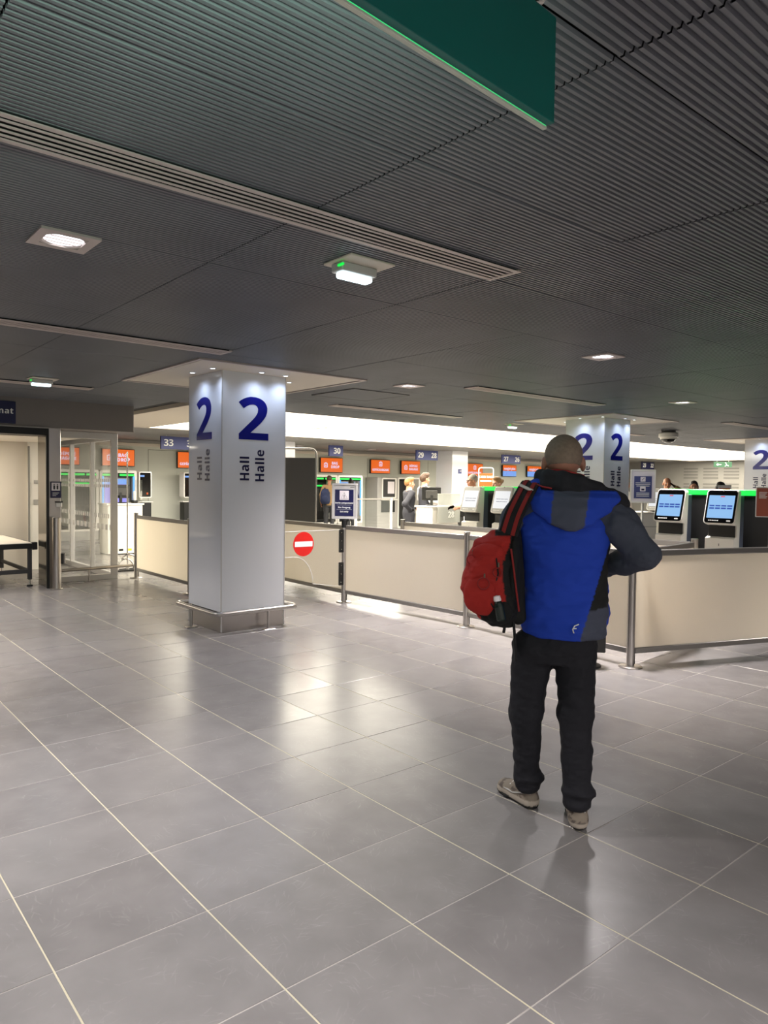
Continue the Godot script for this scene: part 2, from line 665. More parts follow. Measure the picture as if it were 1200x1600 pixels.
func downlights() -> void:
	var spots := [
		[Vector2(1.06, -3.66), "square downlight beside the long slotted vent"], [Vector2(5.56, -3.66), "square downlight over the walking man"],
		[Vector2(5.61, -6.26), "square downlight between the lettered columns"], [Vector2(9.28, -4.87), "square downlight in the ceiling before the dome camera"],
		[Vector2(-3.44, -3.66), "square downlight above the hall entrance"], [Vector2(0.2, -0.1), "square downlight over the photographer"],
		[Vector2(9.28, -1.67), "square downlight beyond the kiosks"], [Vector2(-3.44, -0.46), "square downlight in the hall corner"], [Vector2(1.06, 2.5), "square downlight behind the photographer"],
		[Vector2(-3.44, 2.5), "square downlight by the rear corner"], [Vector2(1.06, -6.86), "square downlight before the doorway"],
		[Vector2(13.8, -3.66), "square downlight in the far hall"], [Vector2(14.0, -0.5), "square downlight past the poster stand"], [Vector2(1.2, -9.85), "square downlight close to the doorway fascia"],
		[Vector2(12.2, -18.6), "small downlight by the sign numbered thirty"], [Vector2(15.0, -18.6), "small downlight above the closed bag drop"], [Vector2(18.6, -18.6), "small downlight beside the rear column"],
		[Vector2(22.5, -18.6), "small downlight by the sign numbered twenty-seven"], [Vector2(8.0, -18.6), "small downlight by the sign numbered thirty-three"], [Vector2(26.5, -18.6), "small downlight in the far corner"],
		[Vector2(24.0, -7.2), "small downlight before the end wall"], [Vector2(27.0, -12.0), "small downlight by the small exit sign"],
	]
	for s in spots:
		var p: Vector2 = s[0]
		var t := thing("downlight", s[1], "ceiling light", Vector3(p.x, CEIL, p.y), 0.0, "square recessed downlights")
		var flat := Basis(Vector3.RIGHT, PI / 2)
		frame(t, "bezel", 0.27, 0.27, 0.012, 0.004, 0.045, Vector3(0, -0.008, 0), M.vent_metal, flat)
		lathe(t, "ring", [[0.088, 0.0], [0.098, -0.012], [0.112, -0.012], [0.128, -0.002], [0.128, 0.0]], Vector3(0, 0.0, 0), M.vent_metal, 28)
		cy(t, "lens", 0.09, 0.008, Vector3(0, -0.002, 0), M.lamp_face, Basis.IDENTITY, 28)
		for k in 3:
			bx(t, "louver", Vector3(0.17 if k == 1 else 0.14, 0.006, 0.003), Vector3(0, -0.008, -0.045 + 0.045 * k), M.vent_metal, 0.0)
		var strong: bool = p.y > -10.0
		t.add_child(lamp_spot("lamp", Vector3(0, -0.03, 0), (21.0 if p.length() < 0.5 or p.x > 5.0 and p.y < -1.0 and p.x < 10.0 else 13.0) if strong else 4.5, Color(1.0, 0.972, 0.968), 62.0, 0.09))
	var em := [[Vector2(2.34, -3.01), "emergency light with a green lamp below a pale plate near the slotted vent"], [Vector2(2.31, -8.77), "emergency light above the doorway fascia"], [Vector2(10.43, -8.72), "emergency light near the luminous ceiling"]]
	for e in em:
		var q: Vector2 = e[0]
		var t := thing("emergency_light", e[1], "emergency light", Vector3(q.x, CEIL, q.y), 0.0, "emergency lights")
		bx(t, "plate", Vector3(0.29, 0.012, 0.24), Vector3(0, -0.008, 0), M.ceiling_pale, 0.003)
		bx(t, "housing", Vector3(0.23, 0.045, 0.10), Vector3(-0.01, -0.036, -0.03), M.alu_frame, 0.006)
		bx(t, "diffuser", Vector3(0.20, 0.03, 0.065), Vector3(-0.01, -0.072, -0.03), M.lamp_cold, 0.008)
		bx(t, "status_lamp", Vector3(0.012, 0.012, 0.05), Vector3(-0.128, -0.034, 0.01), M.led_green, 0.003)
		t.add_child(lamp_spot("lamp", Vector3(-0.01, -0.11, -0.03), 0.9, Color(0.88, 0.97, 1.0), 75.0, 0.06))


# ---------------------------------------------------------------- the hall

func build_shell() -> void:
	var w := struct("wall_back")
	slab(w, "wall_panel", Vector3(4.0, 0, -20.0), Vector3(30.3, 3.0, -20.25), M.wall_back)
	for x: float in [8.05, 9.75, 12.9, 16.0, 18.95]:
		bx(w, "panel_joint", Vector3(0.012, 2.45, 0.006), Vector3(x, 1.23, -19.999), M.seam, 0.0)
	bx(w, "panel_joint", Vector3(1.7, 0.012, 0.006), Vector3(8.9, 2.45, -19.999), M.seam, 0.0)
	bx(w, "keyhole", Vector3(0.03, 0.05, 0.02), Vector3(9.68, 1.1, -19.99), M.charcoal, 0.004)
	w = struct("trim_1")
	slab(w, "cornice", Vector3(4.0, 2.53, -19.9), Vector3(30.0, 2.62, -20.0), M.ceiling_pale, 0.01)
	slab(w, "cornice_step", Vector3(4.0, 2.62, -19.7), Vector3(30.0, 2.70, -20.0), M.ceiling_grey, 0.01)
	w = struct("wall_right")
	slab(w, "wall_panel", Vector3(30.0, 0, 8.0), Vector3(30.25, 3.0, -20.0), M.wall_end)
	# the perforated sound panels of the end wall: blocks of short slots
	for k in 4:
		for j in 7:
			if j == 4:
				continue
			bx(w, "slot_row", Vector3(0.02, 0.06, 0.62), Vector3(29.995, 2.38 - 0.13 * j, -15.3 + 0.86 * k), M.slot, 0.0)
	bx(w, "door_outline", Vector3(0.02, 2.1, 2.0), Vector3(29.992, 1.05, -11.2), M.wall_end, 0.01)
	w = struct("wall_front")
	slab(w, "wall_panel", Vector3(-6.0, 0, 8.0), Vector3(30.3, 3.0, 8.25), M.wall_grey)
	w = struct("wall_left")
	slab(w, "wall_panel", Vector3(-6.25, 0, 8.25), Vector3(-6.0, 3.0, -15.7), M.wall_grey)
	w = struct("wall_inner")
	slab(w, "wall_panel", Vector3(3.85, 0, -15.5), Vector3(4.05, 3.0, -20.25), M.wall_back)


func build_floor() -> void:
	var f := struct("floor")
	slab(f, "bed", Vector3(-6.2, -0.2, 8.2), Vector3(30.2, -0.0016, -20.2), M.grout_dull)
	var tm := box_mesh(Vector3(TILE - 0.0055, 0.02, TILE - 0.0055), 0.0012)
	# pale joints that run towards the doorway
	var k := -13
	var joint := box_mesh(Vector3(0.006, 0.01, 28.2), 0.0)
	while true:
		var x := 0.645 + TILE * k
		if x > 29.9:
			break
		if x > -5.9:
			put(f, "joint", joint, M.grout_pale, Vector3(x, -0.0058, -6.0))
		k += 1
	var cells := []
	var fw := Vector3(sin(deg_to_rad(40.0)), 0, -cos(deg_to_rad(40.0)))
	var rt := Vector3(cos(deg_to_rad(40.0)), 0, sin(deg_to_rad(40.0)))
	for i in range(-13, 57):
		for j in range(-18, 37):
			var c := Vector3(0.645 + TILE * (i + 0.5), -0.01, -1.31 - TILE * (j + 0.5))
			if c.x < -6.0 or c.x > 30.0 or c.z < -20.0 or c.z > 8.0:
				continue
			var dep := c.dot(fw)
			var sx := c.dot(rt)
			var seen := dep > 1.7 and absf(sx) < dep * 0.60
			cells.append([dep if seen else 100.0 + c.length(), c, (i * 7 + j * 13 + (i * j) % 5 + 400) % 4])
	cells.sort_custom(func(a, b): return a[0] < b[0])
	var rest := []
	for q in 4:
		rest.append(new_st())
	for n in cells.size():
		var m: StandardMaterial3D = M["tile_%d" % cells[n][2]]
		var c: Vector3 = cells[n][1]
		c.y += 0.0003 * sin(n * 12.9)
		if n < 300:
			put(f, "tile", tm, m, c)
		else:
			add_box(rest[cells[n][2]], c, Vector3(TILE - 0.0055, 0.02, TILE - 0.0055), 0.0)
	for q in 4:
		var o := put(f, "far_tile_paving", rest[q].commit(), M["tile_%d" % q])
		o.set_meta("kind", "stuff")


func rib_panel(w: float, d: float) -> ArrayMesh:
	# a ribbed metal sheet, ribs along X, hanging 9 mm below y = 0
	var key := "rib%s%s" % [w, d]
	if cache.has(key):
		return cache[key]
	var st := new_st()
	var n := int(round(d / 0.0267))
	var p := d / n
	var deep := 0.011
	for i in n:
		var z := -d / 2 + p * i
		var prof := [[z, 0.0], [z + p * 0.30, 0.0], [z + p * 0.42, -deep], [z + p * 0.88, -deep], [z + p, 0.0]]
		for k in 4:
			var a := Vector2(prof[k][0], prof[k][1])
			var b := Vector2(prof[k + 1][0], prof[k + 1][1])
			var t := (b - a).normalized()
			quad(st, Vector3(-w / 2, a.y, a.x), Vector3(w / 2, a.y, a.x), Vector3(w / 2, b.y, b.x), Vector3(-w / 2, b.y, b.x), Vector3(0, -t.x, t.y))
	cache[key] = st.commit()
	return cache[key]


func build_ceiling() -> void:
	var c := struct("ceiling")
	var top := CEIL + 0.06
	slab(c, "slab", Vector3(-6.2, top, 8.2), Vector3(30.2, top + 0.2, -20.2), M.ceiling_slab)
	slab(c, "pale_margin", Vector3(4.72, CEIL - 0.004, -9.95), Vector3(6.0, top, -15.05), M.ceiling_pale)
	slab(c, "edge_trim", Vector3(4.72, CEIL - 0.012, -9.90), Vector3(29.4, top, -9.95), M.vent_metal)
	slab(c, "edge_trim", Vector3(4.72, CEIL - 0.012, -15.05), Vector3(29.4, top, -15.10), M.vent_metal)
	slab(c, "rear_ceiling", Vector3(-6.0, CEIL, -15.10), Vector3(30.0, top, -20.0), M.ceiling_grey)
	var list := []
	var pw := 1.30
	var pd := 0.80
	for i in range(-8, 26):
		for j in range(-12, 25):
			var x0 := 0.44 - pw + pw * i
			var z1 := -0.33 - pd * j
			var q := Vector3(x0 + pw / 2, CEIL + 0.008, z1 - pd / 2)
			if q.x < -6.0 or q.x > 30.0 or q.z > 8.0 or q.z < -20.0:
				continue
			if q.x > 4.9 and q.z < -9.93 and q.z > -15.1 or q.z < -15.0:
				continue
			list.append(q)
	var fw := Vector3(sin(deg_to_rad(40.0)), 0, -cos(deg_to_rad(40.0)))
	var rt := Vector3(cos(deg_to_rad(40.0)), 0, sin(deg_to_rad(40.0)))
	var keyed := []
	for q: Vector3 in list:
		var dep := q.dot(fw)
		var seen := dep > 1.0 and absf(q.dot(rt)) < dep * 0.62 + 0.8
		keyed.append([dep if seen else 100.0 + q.length(), q])
	keyed.sort_custom(func(a, b): return a[0] < b[0])
	var mesh := rib_panel(pw - 0.006, pd - 0.006)
	var rest := new_st()
	for n in keyed.size():
		var q: Vector3 = keyed[n][1]
		q.y += 0.0012 * sin(n * 7.3)
		if n < 300:
			put(c, "ceiling_panel", mesh, M.ceiling_rib, q)
		else:
			rest.append_from(mesh, 0, Transform3D(Basis.IDENTITY, q))
	var o := put(c, "far_ceiling_panelling", rest.commit(), M.ceiling_rib)
	o.set_meta("kind", "stuff")
	# slotted air vents
	var vents := [[0.40, 3.04, -2.62, 0.22, "long slotted air vent reaching into the dark ribbed ceiling ahead", 0.0], [-2.3, 0.38, -2.62, 0.22, "slotted air vent continuing the long one towards the entrance", 0.0], [0.40, 3.04, -5.80, 0.22, "slotted air vent between the downlight and the near column", 0.0],
		[6.18, 8.78, -5.82, 0.22, "slotted air vent in front of the second column", 0.0], [6.18, 8.78, -8.55, 0.22, "slotted air vent along the luminous ceiling", 0.0], [0.40, 3.0, -9.25, 0.22, "slotted air vent above the doorway", 0.0],
		[12.6, 15.2, -5.80, 0.22, "slotted air vent beyond the dome camera", 0.0], [11.9, 14.5, -8.55, 0.22, "slotted air vent behind the second column", 0.0]]
	for v in vents:
		var l: float = v[1] - v[0]
		var t := thing("air_vent", v[4], "air vent", Vector3((v[0] + v[1]) / 2, CEIL, v[2]), 0.0, "slotted ceiling vents")
		bx(t, "duct", Vector3(l - 0.03, 0.01, v[3] - 0.03), Vector3(0, -0.003, 0), M.vent_dark, 0.0)
		bx(t, "end_strip", Vector3(0.025, 0.014, v[3]), Vector3(-l / 2 + 0.0125, -0.011, 0), M.vent_metal, 0.002)
		bx(t, "end_strip", Vector3(0.025, 0.014, v[3]), Vector3(l / 2 - 0.0125, -0.011, 0), M.vent_metal, 0.002)
		for k in 6:
			var wide: float = 0.030 if k == 0 or k == 5 else 0.016
			bx(t, "slat", Vector3(l - 0.05, 0.004, wide), Vector3(0, -0.015, -v[3] / 2 + 0.017 + (v[3] - 0.034) * k / 5.0), M.vent_metal, 0.002)
	# access hatch
	var h := thing("ceiling_hatch", "square access hatch outlined in the ribbed ceiling", "ceiling hatch", Vector3(5.75, CEIL, -7.35), 0.0)
	frame(h, "hatch_frame", 0.9, 0.9, 0.01, 0.003, 0.015, Vector3(0, -0.006, 0), M.charcoal, Basis(Vector3.RIGHT, PI / 2))
	put(h, "hatch_leaf", rib_panel(0.86, 0.86), M.ceiling_rib, Vector3(0, 0.0, 0))
	# dome camera
	var d := thing("dome_camera", "white dome security camera hanging from the ceiling by the second column", "security camera", Vector3(13.75, CEIL, -7.5))
	lathe(d, "mount", [[0.0, -0.05], [0.13, -0.05], [0.14, 0.0], [0.0, 0.0]], Vector3.ZERO, M.charcoal)
	lathe(d, "housing", [[0.0, -0.14], [0.17, -0.14], [0.19, -0.13], [0.19, -0.06], [0.17, -0.04], [0.0, -0.04]], Vector3.ZERO, M.white_shell, 32)
	lathe(d, "dome", [[0.0, -0.25], [0.05, -0.245], [0.10, -0.225], [0.135, -0.18], [0.145, -0.14], [0.0, -0.14]], Vector3.ZERO, M.black_gloss, 32)
	lathe(d, "trim_ring", [[0.143, -0.17], [0.155, -0.17], [0.16, -0.14], [0.143, -0.14]], Vector3.ZERO, M.white_shell, 32)
	# hanging green direction sign just above the photographer
	var s := thing("hanging_sign", "dark green hanging direction sign with a pale lit lower edge", "sign", Vector3(1.2456, 2.303, -0.9494), deg_to_rad(4.2))
	bx(s, "face", Vector3(1.5, 0.214, 0.018), Vector3(-0.75, 0.107, -0.009), M.green_sign, 0.001)
	bx(s, "lit_face", Vector3(1.5, 0.214, 0.004), Vector3(-0.75, 0.107, -0.021), M.sign_glow, 0.001)
	bx(s, "lower_edge", Vector3(1.5, 0.006, 0.010), Vector3(-0.75, -0.003, -0.023), M.green_sign_pale, 0.001)
	for x: float in [-0.045, -1.35]:
		tube(s, "cable", [Vector3(x, 0.21, -0.01), Vector3(x + 0.005, 0.29, -0.01), Vector3(x, 0.40, -0.01)], 0.003, M.white_shell, 6)
	tube(s, "cable_hook", [Vector3(-0.07, 0.212, -0.004), Vector3(-0.05, 0.222, -0.004), Vector3(-0.035, 0.24, -0.004), Vector3(-0.045, 0.26, -0.004)], 0.004, M.white_shell, 6)
	s.add_child(lamp_area("sign_lamp", Vector3(-0.75, 0.107, -0.032), 1.4, 0.2, 1.3, Color(0.84, 1.0, 0.91), Basis.IDENTITY))


# ---------------------------------------------------------------- columns

func column(corner: Vector2, label: String, faces: Array, guarded := true) -> void:
	var s := 0.76
	var cx := corner.x + s / 2
	var cz := corner.y - s / 2
	var t := thing("lettered_column" if faces.size() else "white_column", label, "column", Vector3(cx, 0, cz), 0.0, "white glass-clad columns")
	var hgt := CEIL - 0.215
	bx(t, "core", Vector3(s - 0.05, CEIL + 0.05, s - 0.05), Vector3(0, (CEIL + 0.05) / 2, 0), M.shell_grey, 0.0)
	for a in 4:
		var b := Basis(Vector3.UP, PI / 2 * a)
		var p := bx(t, "cladding", Vector3(s - 0.012, hgt, 0.012), b * Vector3(0, 0.215 + hgt / 2, s / 2 - 0.006), M.column_glass, 0.002, b)
		bx(t, "plinth", Vector3(s - 0.02, 0.20, 0.01), b * Vector3(0, 0.10, s / 2 - 0.015), M.steel, 0.002, b)
		bx(t, "corner_trim", Vector3(0.012, CEIL - 0.02, 0.012), b * Vector3(s / 2 - 0.004, CEIL / 2, s / 2 - 0.004), M.alu_frame, 0.003, b)
		p.name = "cladding"
	for yaw: float in faces:
		var b := Basis(Vector3.UP, yaw)
		var z := s / 2 + 0.001
		txt(t, "2", 0.44, b * Vector3(-0.02, 2.215, z), M.print_blue, b, true, "numeral", 0.003, 1.2)
		var up := b * Basis(Vector3.BACK, PI / 2)
		txt(t, "Hall", 0.105, b * Vector3(-0.115, 1.695, z), M.print_navy, up, true, "lettering", 0.003, 0.97)
		txt(t, "Halle", 0.105, b * Vector3(0.065, 1.73, z), M.print_navy, up, true, "lettering", 0.003, 0.97)
	# pale soffit with small spot lamps
	if guarded:
		var so := thing("column_soffit", "pale ceiling square with spot lamps around the %s lettered column" % label.get_slice(" ", 0), "ceiling panel", Vector3(cx + 0.14, CEIL, cz - 0.14), 0.0, "pale squares around the columns")
		frame(so, "soffit_frame", 1.98, 1.98, 0.02, 0.004, 0.035, Vector3(0, -0.008, 0), M.vent_metal, Basis(Vector3.RIGHT, PI / 2))
		frame(so, "shadow_gap", 1.91, 1.91, 0.012, 0.004, 0.03, Vector3(0, -0.002, 0), M.vent_dark, Basis(Vector3.RIGHT, PI / 2))
		bx(so, "soffit_board", Vector3(1.86, 0.012, 1.86), Vector3(0, -0.0055, 0), M.ceiling_pale, 0.0)
		for q: Vector2 in [Vector2(-0.52, 0.0), Vector2(-0.50, 0.42), Vector2(0.0, 0.52), Vector2(0.30, 0.50), Vector2(0.60, 0.1), Vector2(-0.1, -0.6), Vector2(0.55, -0.45)]:
			var at := Vector3(q.x - 0.14, -0.012, q.y + 0.14)
			lathe(so, "spot_ring", [[0.024, 0.0], [0.026, -0.006], [0.036, -0.004], [0.04, 0.0]], at, M.alu_frame, 16)
			cy(so, "spot_lens", 0.024, 0.006, at + Vector3(0, -0.001, 0), M.led_white, Basis.IDENTITY, 16)
			so.add_child(lamp_spot("lamp", at + Vector3(0, -0.02, 0), 0.22, Color(0.80, 0.87, 1.0), 74.0, 0.05))
		# bumper rail
		var g := thing("bumper_rail", "stainless steel bumper rail around the foot of the %s lettered column" % label.get_slice(" ", 0), "guard rail", Vector3(cx, 0, cz), 0.0, "column bumper rails")
		var o := s / 2 + 0.10
		var path := rounded_path([Vector3(o, 0.215, o), Vector3(o, 0.215, -o), Vector3(-o, 0.215, -o), Vector3(-o, 0.215, o)], 0.07, true)
		tube(g, "rail", path, 0.024, M.steel, 14, true)
		for q: Vector2 in [Vector2(0.12, o), Vector2(-o, -0.1), Vector2(o, 0), Vector2(0, -o)]:
			cy(g, "leg", 0.013, 0.2, Vector3(q.x, 0.105, q.y), M.steel, Basis.IDENTITY, 14)
			bx(g, "foot_plate", Vector3(0.13, 0.008, 0.07), Vector3(q.x, 0.005, q.y), M.steel, 0.002)


func build_columns() -> void:
	column(Vector2(3.46, -6.70), "first white glass-clad column printed with a blue 2 and Hall Halle", [0.0, -PI / 2])
	column(Vector2(10.36, -6.76), "second white column printed with a blue 2, partly hidden behind the man's head", [0.0, -PI / 2])
	column(Vector2(17.26, -6.76), "third white column printed with a blue 2, beyond the poster stand", [0.0, -PI / 2])
	column(Vector2(10.30, -17.05), "plain white column rising behind the dark grey board", [], false)
	column(Vector2(17.26, -17.05), "plain white column beside the sign numbered 29 and 28", [], false)
	var p := thing("wall_plaque", "small blue plaque with a white mark on the plain column", "sign", Vector3(17.63, 2.02, -17.045), 0.0)
	bx(p, "plate", Vector3(0.17, 0.15, 0.01), Vector3.ZERO, M.sign_blue, 0.002)
	txt(p, "+2", 0.05, Vector3(0.02, 0.01, 0.006), M.letters_white)


# ---------------------------------------------------------------- doorway and glass screen

func build_portal() -> void:
	var w := struct("wall_portal")
	slab(w, "fascia", Vector3(-6.0, 2.30, -11.0), Vector3(4.2, CEIL + 0.05, -11.62), M.fascia, 0.004)
	slab(w, "side_panel", Vector3(-6.0, 0, -11.0), Vector3(1.1, 2.30, -11.5), M.steel, 0.004)
	slab(w, "lobby_ceiling", Vector3(-1.0, 2.20, -11.62), Vector3(3.6, 2.30, -13.7), M.wall_cream)
	slab(w, "lobby_wall", Vector3(-1.0, 0, -13.5), Vector3(3.30, 2.25, -13.7), M.wall_cream)
	slab(w, "lobby_wall", Vector3(3.30, 0, -13.42), Vector3(3.55, 2.25, -13.7), M.white_lacquer, 0.004)
	slab(w, "lobby_wall", Vector3(-1.2, 0, -11.5), Vector3(-1.0, 2.3, -13.7), M.wall_cream)
	slab(w, "corridor_wall", Vector3(3.45, 0, -13.7), Vector3(3.55, 2.3, -15.7), M.wall_grey)
	slab(w, "corridor_wall", Vector3(3.45, 0, -15.5), Vector3(4.05, CEIL, -15.7), M.wall_grey)
	slab(w, "rear_fill", Vector3(-6.0, 0, -15.5), Vector3(3.5, CEIL, -15.7), M.wall_grey)
	bx(w, "door_edge", Vector3(0.03, 2.1, 0.02), Vector3(3.30, 1.08, -13.41), M.wall_grey, 0.003)
	bx(w, "switch_plate", Vector3(0.09, 0.09, 0.012), Vector3(3.42, 1.17, -13.415), M.shell_grey, 0.003)
	bx(w, "switch_plate", Vector3(0.10, 0.06, 0.012), Vector3(3.43, 1.52, -13.415), M.shell_grey, 0.003)
	var d := struct("door_1")
	slab(d, "header", Vector3(1.1, 2.19, -10.985), Vector3(2.97, 2.30, -11.3), M.black, 0.004)
	slab(d, "header_lip", Vector3(1.1, 2.285, -10.975), Vector3(2.97, 2.305, -11.0), M.aluminium, 0.003)
	slab(d, "jamb_seal", Vector3(2.935, 0, -10.985), Vector3(2.97, 2.30, -11.02), M.black, 0.003)
	slab(d, "jamb", Vector3(1.1, 0, -10.985), Vector3(1.14, 2.19, -11.5), M.black, 0.003)
	slab(d, "jamb_pillar", Vector3(2.97, 0, -11.0), Vector3(3.135, 2.30, -11.50), M.steel, 0.006)
	slab(d, "jamb_reveal", Vector3(2.955, 0.0, -11.02), Vector3(2.97, 2.20, -11.50), M.steel_polished, 0.0)
	var lp := thing("lobby_lamp", "flat lamp in the cream lobby ceiling behind the doorway", "ceiling light", Vector3(1.7, 2.20, -12.5))
	bx(lp, "diffuser", Vector3(1.2, 0.012, 0.6), Vector3(0, -0.004, 0), M.lamp_face, 0.002)
	frame(lp, "lamp_frame", 1.26, 0.66, 0.016, 0.003, 0.03, Vector3(0, -0.006, 0), M.alu_frame, Basis(Vector3.RIGHT, PI / 2))
	lp.add_child(lamp_area("lamp", Vector3(0, -0.02, 0), 1.2, 0.6, 4.2, Color(1.0, 0.95, 0.87), Basis(Vector3.RIGHT, -PI / 2)))
	# sign on the fascia
	var s := thing("fascia_sign", "dark blue sign with white letters on the doorway fascia", "sign", Vector3(2.54, 2.48, -10.99))
	bx(s, "plate", Vector3(1.3, 0.305, 0.02), Vector3(-0.65, 0, 0), M.sign_navy, 0.002)
	txt(s, "mat", 0.078, Vector3(-0.145, 0.02, 0.011), M.letters_white, Basis.IDENTITY, true, "lettering", 0.003, 1.1)
	# small pictogram plate
	s = thing("pictogram_sign", "small black-framed plate with two person pictograms on the steel pillar", "sign", Vector3(3.06, 1.415, -10.992))
	bx(s, "plate", Vector3(0.145, 0.235, 0.012), Vector3.ZERO, M.print_navy, 0.002)
	bx(s, "white_field", Vector3(0.115, 0.115, 0.004), Vector3(0, 0.045, 0.006), M.white_print, 0.0)
	for x: float in [-0.022, 0.022]:
		cy(s, "pictogram_head", 0.009, 0.003, Vector3(x, 0.076, 0.009), M.letters_black, Basis(Vector3.RIGHT, PI / 2), 12)
		plate(s, "pictogram_body", 0.022, 0.058, 0.003, 0.008, Vector3(x, 0.034, 0.009), M.letters_black)
	for k in 3:
		bx(s, "text_line", Vector3(0.09 - 0.02 * k, 0.006, 0.003), Vector3(-0.01 * k, -0.045 - 0.02 * k, 0.007), M.letters_white, 0.0)
	s = thing("push_pad", "small pale push pad on the steel pillar below the pictogram", "switch", Vector3(3.10, 1.20, -10.985))
	bx(s, "pad", Vector3(0.085, 0.07, 0.03), Vector3.ZERO, M.white_shell, 0.008)
	bx(s, "shroud", Vector3(0.10, 0.02, 0.05), Vector3(0, 0.04, 0.008), M.charcoal, 0.004)
	var b := thing("bollard_post", "short thick stainless post standing before the doorway pillar", "post", Vector3(3.03, 0, -10.86))
	cy(b, "tube", 0.055, 1.02, Vector3(0, 0.51, 0), M.steel, Basis.IDENTITY, 28)
	cy(b, "foot_flange", 0.085, 0.01, Vector3(0, 0.006, 0), M.steel, Basis.IDENTITY, 28)
	b = thing("door_holder", "dark door holder box on the edge of the steel pillar", "door hardware", Vector3(3.125, 0.42, -10.985))
	bx(b, "box", Vector3(0.07, 0.15, 0.04), Vector3.ZERO, M.charcoal, 0.004)
	bx(b, "side_cover", Vector3(0.025, 0.15, 0.05), Vector3(0.045, 0, 0), M.steel, 0.004)
	# roller table
	var t := thing("conveyor_table", "low black-framed roller table with a pale top in the lobby", "table", Vector3(2.0, 0, -12.25))
	bx(t, "belt_top", Vector3(1.68, 0.02, 1.80), Vector3(0, 0.625, 0), M.wall_cream, 0.006)
	bx(t, "frame_rail", Vector3(1.74, 0.075, 0.05), Vector3(0, 0.59, 0.90), M.black, 0.005)
	bx(t, "frame_rail", Vector3(1.74, 0.075, 0.05), Vector3(0, 0.59, -0.90), M.black, 0.005)
	bx(t, "frame_rail", Vector3(0.05, 0.075, 1.8), Vector3(0.86, 0.59, 0), M.black, 0.005)
	bx(t, "frame_rail", Vector3(0.05, 0.075, 1.8), Vector3(-0.86, 0.59, 0), M.black, 0.005)
	for x: float in [-0.82, 0.80]:
		for z: float in [-0.85, 0.88]:
			bx(t, "leg", Vector3(0.055, 0.46, 0.055), Vector3(x, 0.33, z), M.charcoal, 0.005)
			cy(t, "leg_screw", 0.01, 0.10, Vector3(x, 0.06, z), M.chrome)
			cy(t, "leg_foot", 0.04, 0.018, Vector3(x, 0.010, z), M.rubber)
		bx(t, "stretcher", Vector3(0.04, 0.05, 1.7), Vector3(x, 0.22, 0.01), M.charcoal, 0.004)
	bx(t, "stretcher", Vector3(1.6, 0.06, 0.04), Vector3(0, 0.22, 0.88), M.charcoal, 0.004)
	bx(t, "corner_block", Vector3(0.07, 0.11, 0.08), Vector3(0.86, 0.59, 0.90), M.black, 0.006)
	t = thing("call_button", "small red button on the cream lobby wall", "button", Vector3(2.62, 1.10, -13.49))
	cy(t, "knob", 0.03, 0.04, Vector3(0, 0, 0.015), M.red_print, Basis(Vector3.RIGHT, PI / 2))
	cy(t, "knob_base", 0.045, 0.012, Vector3.ZERO, M.shell_grey, Basis(Vector3.RIGHT, PI / 2))
	# glass screens
	var g := struct("window_1")
	var z := -11.52
	for a in [[3.135, 3.195], [4.03, 4.13]]:
		slab(g, "mullion", Vector3(a[0], 0, z - 0.03), Vector3(a[1], 2.30, z + 0.03), M.alu_frame, 0.004)
	slab(g, "rail", Vector3(3.19, 2.20, z - 0.03), Vector3(4.04, 2.30, z + 0.03), M.alu_frame, 0.004)
	slab(g, "rail", Vector3(3.19, 0.0, z - 0.03), Vector3(4.04, 0.085, z + 0.03), M.alu_frame, 0.004)
	slab(g, "pane", Vector3(3.19, 0.085, z - 0.005), Vector3(4.04, 2.20, z + 0.005), M.pane)
	g = struct("window_2")
	var zs := [-11.56, -12.59, -13.70, -14.70, -15.5]
	for i in zs.size():
		slab(g, "mullion", Vector3(4.06, 0, zs[i] - 0.03), Vector3(4.13, 2.30, zs[i] + 0.03), M.alu_frame, 0.004)
	for i in 4:
		slab(g, "pane", Vector3(4.09, 0.09, zs[i] - 0.03), Vector3(4.10, 2.2, zs[i + 1] + 0.03), M.pane)
		for k in 9:
			var zz := lerpf(zs[i] - 0.08, zs[i + 1] + 0.08, (k + 0.5) / 9.0)
			for y: float in [1.47, 1.56]:
				bx(g, "sticker", Vector3(0.004, 0.05, 0.07), Vector3(4.087, y, zz), M.sticker, 0.0)
			if k % 2 == 0:
				bx(g, "sticker", Vector3(0.004, 0.09, 0.10), Vector3(4.087, 0.80, zz), M.sticker, 0.0)
			bx(g, "sticker", Vector3(0.004, 0.07, 0.04), Vector3(4.087, 0.98, zz), M.sticker, 0.0)
	slab(g, "rail", Vector3(4.06, 2.2, -11.56), Vector3(4.13, 2.32, -15.5), M.alu_frame, 0.004)
	slab(g, "rail", Vector3(4.06, 0, -11.56), Vector3(4.13, 0.09, -15.5), M.alu_frame, 0.004)
	slab(g, "upper_closure", Vector3(4.05, 2.32, -11.56), Vector3(4.14, CEIL + 0.03, -15.5), M.ceiling_grey)
	var r := thing("floor_rail", "low steel bumper rail along the glass screen by the doorway", "guard rail", Vector3(3.15, 0, -11.33))
	tube(r, "rail", [Vector3(0, 0.2, 0), Vector3(0.5, 0.2, -0.05), Vector3(1.20, 0.2, -0.12)], 0.024, M.steel, 12)
	cy(r, "leg", 0.014, 0.2, Vector3(0.5, 0.10, -0.05), M.steel)
	bx(r, "foot_plate", Vector3(0.14, 0.008, 0.07), Vector3(0.5, 0.005, -0.05), M.steel, 0.002)
	var p := thing("pole_stand", "tall thin chrome pole on arched hoop feet beside the glass screen", "stand", Vector3(4.62, 0, -12.40))
	cy(p, "pole", 0.013, 2.0, Vector3(0, 1.06, 0), M.chrome)
